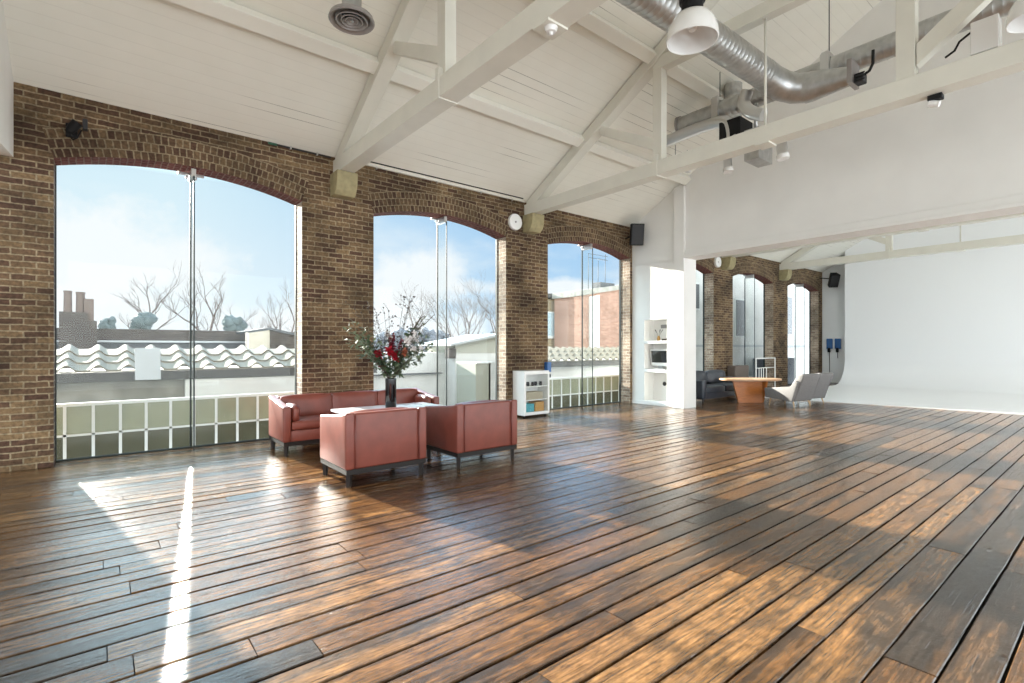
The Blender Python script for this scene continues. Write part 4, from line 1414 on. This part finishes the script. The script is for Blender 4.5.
r = thing('clothes_rail', 'pale metal clothes rail on the floor beside the far windows', 'clothes rail', (16.4, 7.5, 0))
for x in (15.75, 17.05):
    MB().tube([(x, 7.45, .05), (x, 7.45, 1.10)], .02, 8).obj('upright', CABW, r)
    MB().tube([(x, 7.2, .05), (x, 7.7, .05)], .018, 8).obj('foot_bar', CABW, r)
    for y in (7.22, 7.68): MB().lathe([(0, -.025), (.018, -.018), (.025, 0), (.018, .018), (0, .025)], (x, y, .026), 12).obj('castor', BLACK, r)
MB().tube([(15.75, 7.45, 1.10), (17.05, 7.45, 1.10)], .02, 8).obj('top_bar', CABW, r)
MB().tube([(15.75, 7.45, .80), (17.05, 7.45, .80)], .012, 8).obj('cross_bar', CABW, r)
for x in (15.95, 16.1, 16.25, 16.45):
    MB().tube([(x, 7.45, .80), (x, 7.45, .05)], .014, 6).obj('spindle', CABW, r)
MB().tube([(15.75, 7.45, .06), (17.05, 7.45, .06)], .014, 8).obj('bottom_bar', CABW, r)
tag(MB().bx(15.55, 16.45, 8.0, 8.28, 0, .86, bev=.03).obj('upholstered_headboard', mat('taupe_cloth', (.16, .13, .11), .9)), 'dark brown padded panel leaning below the far window', 'panel')

for yy, lab in ((8.02, 'blue wall telephone with a black handset, left of the two by the cove'), (7.72, 'blue wall telephone with a black handset, right of the two by the cove')):
    r = thing('wall_telephone', lab, 'telephone', (23.33, yy, 1.2), 0, 'blue telephones on the end wall')
    MB().bx(23.30, 23.38, yy - .11, yy + .11, 1.38, 1.80, bev=.02).obj('phone_body', BLUE, r)
    MB().bx(23.24, 23.31, yy - .05, yy + .05, 1.24, 1.42, bev=.02).obj('handset', BLACK, r)
    MB().tube([(23.32, yy, 1.30), (23.33, yy, 1.0), (23.34, yy, .15 if yy > 7.9 else 1.1)], .012, 6).obj('cord', BLACK, r)

# ================================================================== outside
m = MB()
m.bx(-40, 90, DO, 120, -.9, -.6)
tag(m.obj('ground_outside', PAVE, base='world'), kind='structure')


def glazing(x0, n, w, lab, step_dark=True, y=9.3):
    r = thing('glazed_balustrade', lab, 'balustrade', (x0 + n * w / 2, y, -.6), 0, 'low white-barred glazing outside')
    MB().bx(x0 - .02, x0 + n * w + .02, y - .025, y + .025, .63, .675).obj('top_rail', BARW, r)
    MB().bx(x0 - .02, x0 + n * w + .02, y - .02, y + .02, .215, .245).obj('middle_rail', BARW, r)
    for k in range(n + 1):
        MB().bx(x0 + k * w - .018, x0 + k * w + .018, y - .02, y + .02, -.6, .635).obj('glazing_bar', BARW, r)
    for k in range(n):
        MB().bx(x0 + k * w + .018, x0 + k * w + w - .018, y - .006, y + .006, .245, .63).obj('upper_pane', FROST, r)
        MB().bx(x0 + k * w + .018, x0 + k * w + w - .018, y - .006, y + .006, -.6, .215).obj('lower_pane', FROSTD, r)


glazing(-.66, 11, .303, 'low glazed balustrade with white bars outside the first window')
glazing(8.52, 9, .325, 'low glazed balustrade with white bars outside the third window')


def tiled_shed(x0, x1, y0, zE, lab, wallm, seam=None, zbot=-.6, depth=1.35, rise=.40, per=.44):
    r = thing('tiled_outbuilding', lab, 'outbuilding', ((x0 + x1) / 2, y0 + .5, zbot), 0, 'tiled outbuildings')
    MB().bx(x0 + .1, x1 - .1, y0 + .12, y0 + depth + .4, zbot, zE - .02).obj('wall', wallm, r)
    MB().bx(x0, x1, y0 - .02, y0 + .10, zE - .22, zE - .04).obj('gutter_board', GUTTER, r)
    nx = int((x1 - x0) / per * 20)
    for c in range(3):
        m = MB()
        v0 = c / 3; v1 = (c + 1.12) / 3
        rows = []
        for i in range(nx + 1):
            x = x0 + (x1 - x0) * i / nx
            ph = ((x - x0) / per) % 1.0
            wv = .048 * math.cos(2 * PI * ph) + .014 * math.cos(4 * PI * ph)
            rows.append([(x, y0 - .05 + depth * v, zE + rise * v + wv + lift) for v, lift in ((v0, .035), (v1, .0))])
        for A, B in zip(rows, rows[1:]):
            m.face([A[0], B[0], B[1], A[1]])
            m.face([(A[0][0], A[0][1], A[0][2] - .03), (B[0][0], B[0][1], B[0][2] - .03), B[0], A[0]])
        bmesh.ops.remove_doubles(m.bm, verts=m.bm.verts, dist=1e-5)
        m.obj('tile_course', TILE, r, smooth=True, norm=False)
    return r


shed = tiled_shed(-2.2, 5.4, 12.0, 1.03, 'outbuilding with pale wavy roof tiles beyond the first window', RENDER_G)
tiled_shed(11.12, 17.0, 12.4, 1.00, 'outbuilding with pale wavy roof tiles beyond the third window', RENDER_W, per=.36)
# white panel on the first outbuilding
MB().bx(1.35, 5.3, 12.0, 12.13, -.6, .805).obj('render_panel', RENDER_W, shed)
tag(MB().box((.735, 11.93, 1.13), (.40, .03, .62), Matrix.Rotation(math.radians(-14), 3, 'X'), bev=.003).obj('reflection_sheet', ROOFL), 'pale square sheet standing in for a reflection in the first window glass', 'sheet')  # added sheet that imitates a pale reflection in the window glass

r = thing('brick_parapet', 'long sooty brick parapet on the rooftops beyond the first window', 'parapet', (1.5, 20.2, -.6))
MB().bx(-6, 6.2, 20, 20.4, -.6, 1.62).obj('wall', ROOFG, r)
MB().bx(-6, 6.2, 20.1, 20.5, 1.62, 2.02).obj('upper_wall', BRICK_G, r)
MB().bx(-6.1, 6.3, 19.94, 20.2, 1.60, 1.66).obj('coping', ROOFL, r)
r = thing('chimney_stack', 'brick chimney stack with tall pots beyond the first window', 'chimney', (-.45, 19.4, -.6))
k_ = 19.4 / 22
MB().bx(-.86, -.24, 19.2, 19.7, -.6, 2.46).obj('stack', BRICK_G, r)
MB().bx(-.26, -.03, 19.25, 19.65, -.6, 2.22).obj('lower_stack', BRICK_G, r)
for x, z, rr in ((-.68, 3.05, .09), (-.40, 3.03, .10)):
    MB().lathe([(0, 0), (rr * 1.1, 0), (rr, z - 2.46 - .05), (rr * 1.15, z - 2.44), (rr * .8, z - 2.44), (rr * .75, .1), (0, .1)], (x, 19.42, 2.46), 14).obj('chimney_pot', POT, r, smooth=True)
MB().bx(-.32, -.10, 19.3, 19.6, 2.2, 2.86).obj('pot_block', POT, r)
r = thing('gabled_house', 'low brick gable roof at the right of the first window', 'house', (5.0, 18, -.6))
MB().prism([(3.72, -.6), (5.6, -.6), (5.6, 1.75), (4.35, 2.06), (3.72, 1.95)], 18, 18.4, 'Y').obj('gable_wall', BRICK_G, r)
MB().prism([(3.75, 1.9), (4.35, 2.02), (5.7, 1.72), (5.7, 1.80), (4.35, 2.10), (3.70, 1.97)], 17.95, 19.85, 'Y').obj('roof', ROOFG, r)
MB().prism([(3.70, -.6), (4.32, -.6), (4.32, 2.0), (3.70, 1.9)], 17.8, 18.0, 'Y').obj('side_wall', mat('buff_render', (.42, .38, .31), .9, noise=.2), r)


def tree(x, y, zg, H, spread, lab, seed, group='bare trees outside', twigs=5, r0=.13, cat='tree'):
    rt = random.Random(seed)
    r = thing('bare_tree', lab, cat, (x, y, zg), 0, group)
    trunk, br = MB(), MB()

    def grow(m, p, d, ln, rad, dep):
        n = 3
        pts = [p]; rs = [rad]
        q = p
        for i in range(n):
            d2 = (d + Vector((rt.gauss(0, .12), rt.gauss(0, .12), .06))).normalized()
            q = q + d2 * ln / n
            pts.append(q); rs.append(rad * (1 - .38 * (i + 1) / n)); d = d2
        m.tube(pts, rs, 5 if dep > 3 else 4, cap=False)
        if dep == 0: return
        for k in range(3 if dep > 1 else 4):
            b = pts[-1] if k < 2 else pts[rt.choice((1, 2))]
            ax = Vector((rt.uniform(-1, 1), rt.uniform(-1, 1), rt.uniform(-.1, .45))) * spread
            grow(br, b, (d + ax).normalized(), ln * rt.uniform(.58, .82), rs[-1] * .80, dep - 1)
    grow(trunk, Vector((x, y, zg)), Vector((rt.uniform(-.05, .05), 0, 1)), H * .40, r0, twigs)
    trunk.obj('trunk', BARK, r, norm=False)
    br.obj('branches', BARK, r, norm=False)
    return r


tree(2.6, 35, -.6, 5.4, .85, 'bare tree left of the first window\'s glass fin', 3, r0=.15)
tree(5.25, 35, -.6, 5.8, .85, 'bare tree just right of the first window\'s glass fin', 12, r0=.17)
tree(9.6, 35, -.6, 5.2, .9, 'bare tree at the far right edge of the first window', 8, r0=.13)
tree(8.0, 38, -.6, 4.0, 1.0, 'small bare tree behind the gable in the first window', 31, r0=.08)
tree(25.4, 38, -.6, 6.6, .95, 'bare tree behind the white roof, left in the second window', 14, r0=.13)
tree(28.2, 38, -.6, 8.4, .95, 'tall bare tree behind the white roof, right in the second window', 15, r0=.16)
tree(21.0, 38, -.6, 6.0, .95, 'bare tree behind the bouquet in the second window', 16, r0=.13)


tree(26.3, 42, -.6, 7.0, 1.0, 'bare tree low behind the white roof, left of the second window fin', 41, r0=.11)
tree(31.8, 46, -.6, 7.8, 1.0, 'bare tree behind the white roof, just right of the second window fin', 43, r0=.11)
tree(33.0, 42.5, -.6, 8.0, 1.0, 'bare tree at the right jamb of the second window', 47, r0=.12)


def bush(x, y, z, rr, lab, zg=-.6):
    r = thing('clipped_tree', lab, 'tree', (x, y, zg), 0, 'rounded evergreens outside')
    m = MB()
    rt = random.Random(int(x * 100))
    for k in range(16):
        m.ball((x + rt.uniform(-.5, .5) * rr, y + rt.uniform(-.5, .5) * rr, z + rt.uniform(-.4, .5) * rr), rr * rt.uniform(.25, .5), 2, .3)
    m.obj('crown', BUSHM, r)
    MB().tube([(x, y, zg), (x, y, z)], .08, 6).obj('trunk', BARK, r)


bush(.30, 30, 2.50, .36, 'round dark treetop right of the chimney')
bush(1.62, 30, 2.60, .60, 'round dark treetop in front of the left bare tree')
bush(5.55, 30, 2.60, .70, 'round dark treetop under the right bare tree')
# dark wooded bank behind the second window
r = thing('wooded_bank', 'hazy dark row of trees behind the white roof, second window', 'trees')if False else None
m = MB()
rt = random.Random(77)
for k in range(190):
    x = 17 + 21 * rt.random()
    hgt = 2.3 + 1.0 * math.sin(x * 0.55) * 0.5
    m.ball((x * 1.1, 52 + rt.uniform(-1.5, 1.5), rt.uniform(.4, hgt + .6)), rt.uniform(.35, .75), 2, .28)
o = m.obj('wooded_bank', mat('hazy_wood', (.15, .16, .18), .95, noise=.4, nscale=2))
tag(o, 'hazy dark belt of trees behind the white roof in the second window', 'trees', kind='stuff')

r = thing('white_annexe', 'white rendered annexe with a pale pitched roof beyond the second window', 'building', (8.5, 14, -.6))
MB().bx(5.6, 10.95, 13.9, 16, -.6, 1.28).obj('wall', RENDER_W, r)
MB().bx(8.55, 10.95, 13.3, 14.0, -.6, 1.25).obj('front_wall', RENDER_W, r)
MB().prism([(8.55, 1.25), (11.0, 1.25), (11.0, 1.60), (10.25, 1.82), (8.55, 1.52)], 13.3, 15, 'Y').obj('gable', mat('grey_olive_render', (.34, .34, .29), .9), r)
MB().prism([(8.30, 1.56), (8.30, 1.49), (10.25, 1.82), (11.05, 1.56), (11.05, 1.64), (10.25, 1.90)], 13.15, 15.2, 'Y').obj('pitched_roof', ROOFL, r)
MB().bx(8.3, 8.55, 13.26, 13.5, 1.1, 1.42).obj('roof_vent', BRICK_G, r)
MB().bx(5.6, 8.4, 13.82, 13.92, .62, .66).obj('ledge', ROOFG, r)
dd = MB().bx(8.34, 8.86, 11.9, 12.9, -.6, .98).obj('side_block', mat('olive_grey_render', (.30, .30, .25), .9), r)
MB().bx(8.80, 9.02, 11.9, 12.6, -.6, 1.02).obj('white_post', RENDER_W, r)
MB().bx(8.34, 8.9, 11.86, 12.9, .98, 1.02).obj('cap', RENDER_W, r)
r = thing('potted_shrub', 'dark shrub in front of the white annexe, right in the second window', 'shrub', (9.15, 11.6, -.6))
m = MB()
for k in range(10): m.ball((9.2 + rt.uniform(-.15, .15), 11.6 + rt.uniform(-.15, .15), 1.0 + rt.uniform(-.25, .25)), rt.uniform(.10, .17), 2, .2)
m.obj('foliage', LEAFD, r)
MB().tube([(9.2, 11.6, -.35), (9.2, 11.6, .9)], .03, 6).obj('stem', BARK, r)
MB().lathe([(0, 0), (.14, 0), (.19, .3), (.16, .3), (0, .25)], (9.2, 11.6, -.6), 16).obj('pot', POT, r)

r = thing('yellow_brick_house', 'yellow brick house with a pale sash window beyond the third window', 'house', (21.6, 22.5, -.6))
MB().bx(19.6, 22.3, 22, 23.4, -.6, 4.30).obj('wall', BRICK_Y, r)
MB().prism([(19.4, 4.30), (22.3, 4.42), (22.3, 4.72), (19.4, 4.52)], 21.8, 23.5, 'Y').obj('parapet', GUTTER, r)
wf = MB().bx(20.35, 21.35, 21.92, 22.02, 2.05, 3.55).obj('window_frame', BARW, r)
MB().bx(20.42, 20.82, 21.9, 21.94, 2.12, 3.48).obj('window_pane', WINB, wf)
MB().bx(20.88, 21.28, 21.9, 21.94, 2.12, 3.48).obj('window_pane', WINB, wf)
MB().bx(20.28, 21.42, 21.85, 22.0, 1.97, 2.05).obj('window_sill', RENDER_W, wf)
r = thing('red_brick_house', 'faded red brick house with a sloping parapet beyond the third window', 'house', (24.5, 20.5, -.6))
MB().prism([(20.75, -.6), (27.5, -.6), (27.5, 5.45), (20.75, 4.28)], 20.0, 21.6, 'Y').obj('wall', BRICK_R, r)
MB().prism([(20.65, 4.28), (27.6, 5.45), (27.6, 5.72), (20.65, 4.58)], 19.9, 21.7, 'Y').obj('parapet', RENDER_G, r)
MB().prism([(21.95, -.6), (22.75, -.6), (22.75, 4.5), (21.95, 4.35)], 19.88, 20.0, 'Y').obj('render_strip', RENDER_W, r)
MB().bx(23.3, 24.6, 20.3, 20.9, 4.7, 5.35).obj('chimney_block', ROOFG, r)
r = thing('roof_antenna', 'thin television aerial on the red brick house roof', 'aerial', (23.6, 20.5, 4.9))
for x, z in ((22.45, 7.0), (23.3, 6.65), (23.95, 7.1)):
    MB().tube([(x, 20.5, 4.6), (x + .04, 20.5, z)], .016, 6).obj('mast', DGREY, r)
for z in (6.75, 6.98): MB().tube([(22.45, 20.5, z), (24.2, 20.5, z)], .012, 6).obj('cross_bar', DGREY, r)
for k in range(5): MB().tube([(23.3 + .16 * k, 20.35, 6.75), (23.3 + .16 * k, 20.65, 6.75)], .007, 5).obj('element', DGREY, r)

r = thing('white_building', 'tall white building with grey windows beyond the far room', 'building', (25, 10.6, -.6))
MB().bx(14.1, 42, 10.2, 10.85, -.6, 6.6).obj('wall', RENDER_W, r)
PANE_G = mat('grey_pane', (.16, .17, .18), .2)
for x0, x1, z0, z1 in ((19.7, 20.45, 1.85, 3.40), (24.0, 25.0, 2.0, 3.8), (16.4, 17.1, 2.8, 3.8), (28.2, 29.2, 2.0, 3.8)):
    wf = MB().bx(x0, x1, 10.14, 10.22, z0, z1).obj('window_frame', BARW, r)
    MB().bx(x0 + .06, x1 - .06, 10.12, 10.16, z0 + .06, z1 - .06).obj('window_pane', PANE_G, wf)
MB().bx(14.1, 42, 10.14, 10.22, 1.46, 1.54).obj('string_course', ROOFL, r)
tag(MB().bx(20.2, 22.9, 9.2, 9.7, -.6, 1.0, bev=.02).obj('dark_planter', mat('dark_slate', (.06, .07, .09), .6)), 'dark slate-coloured box outside the last window', 'planter')
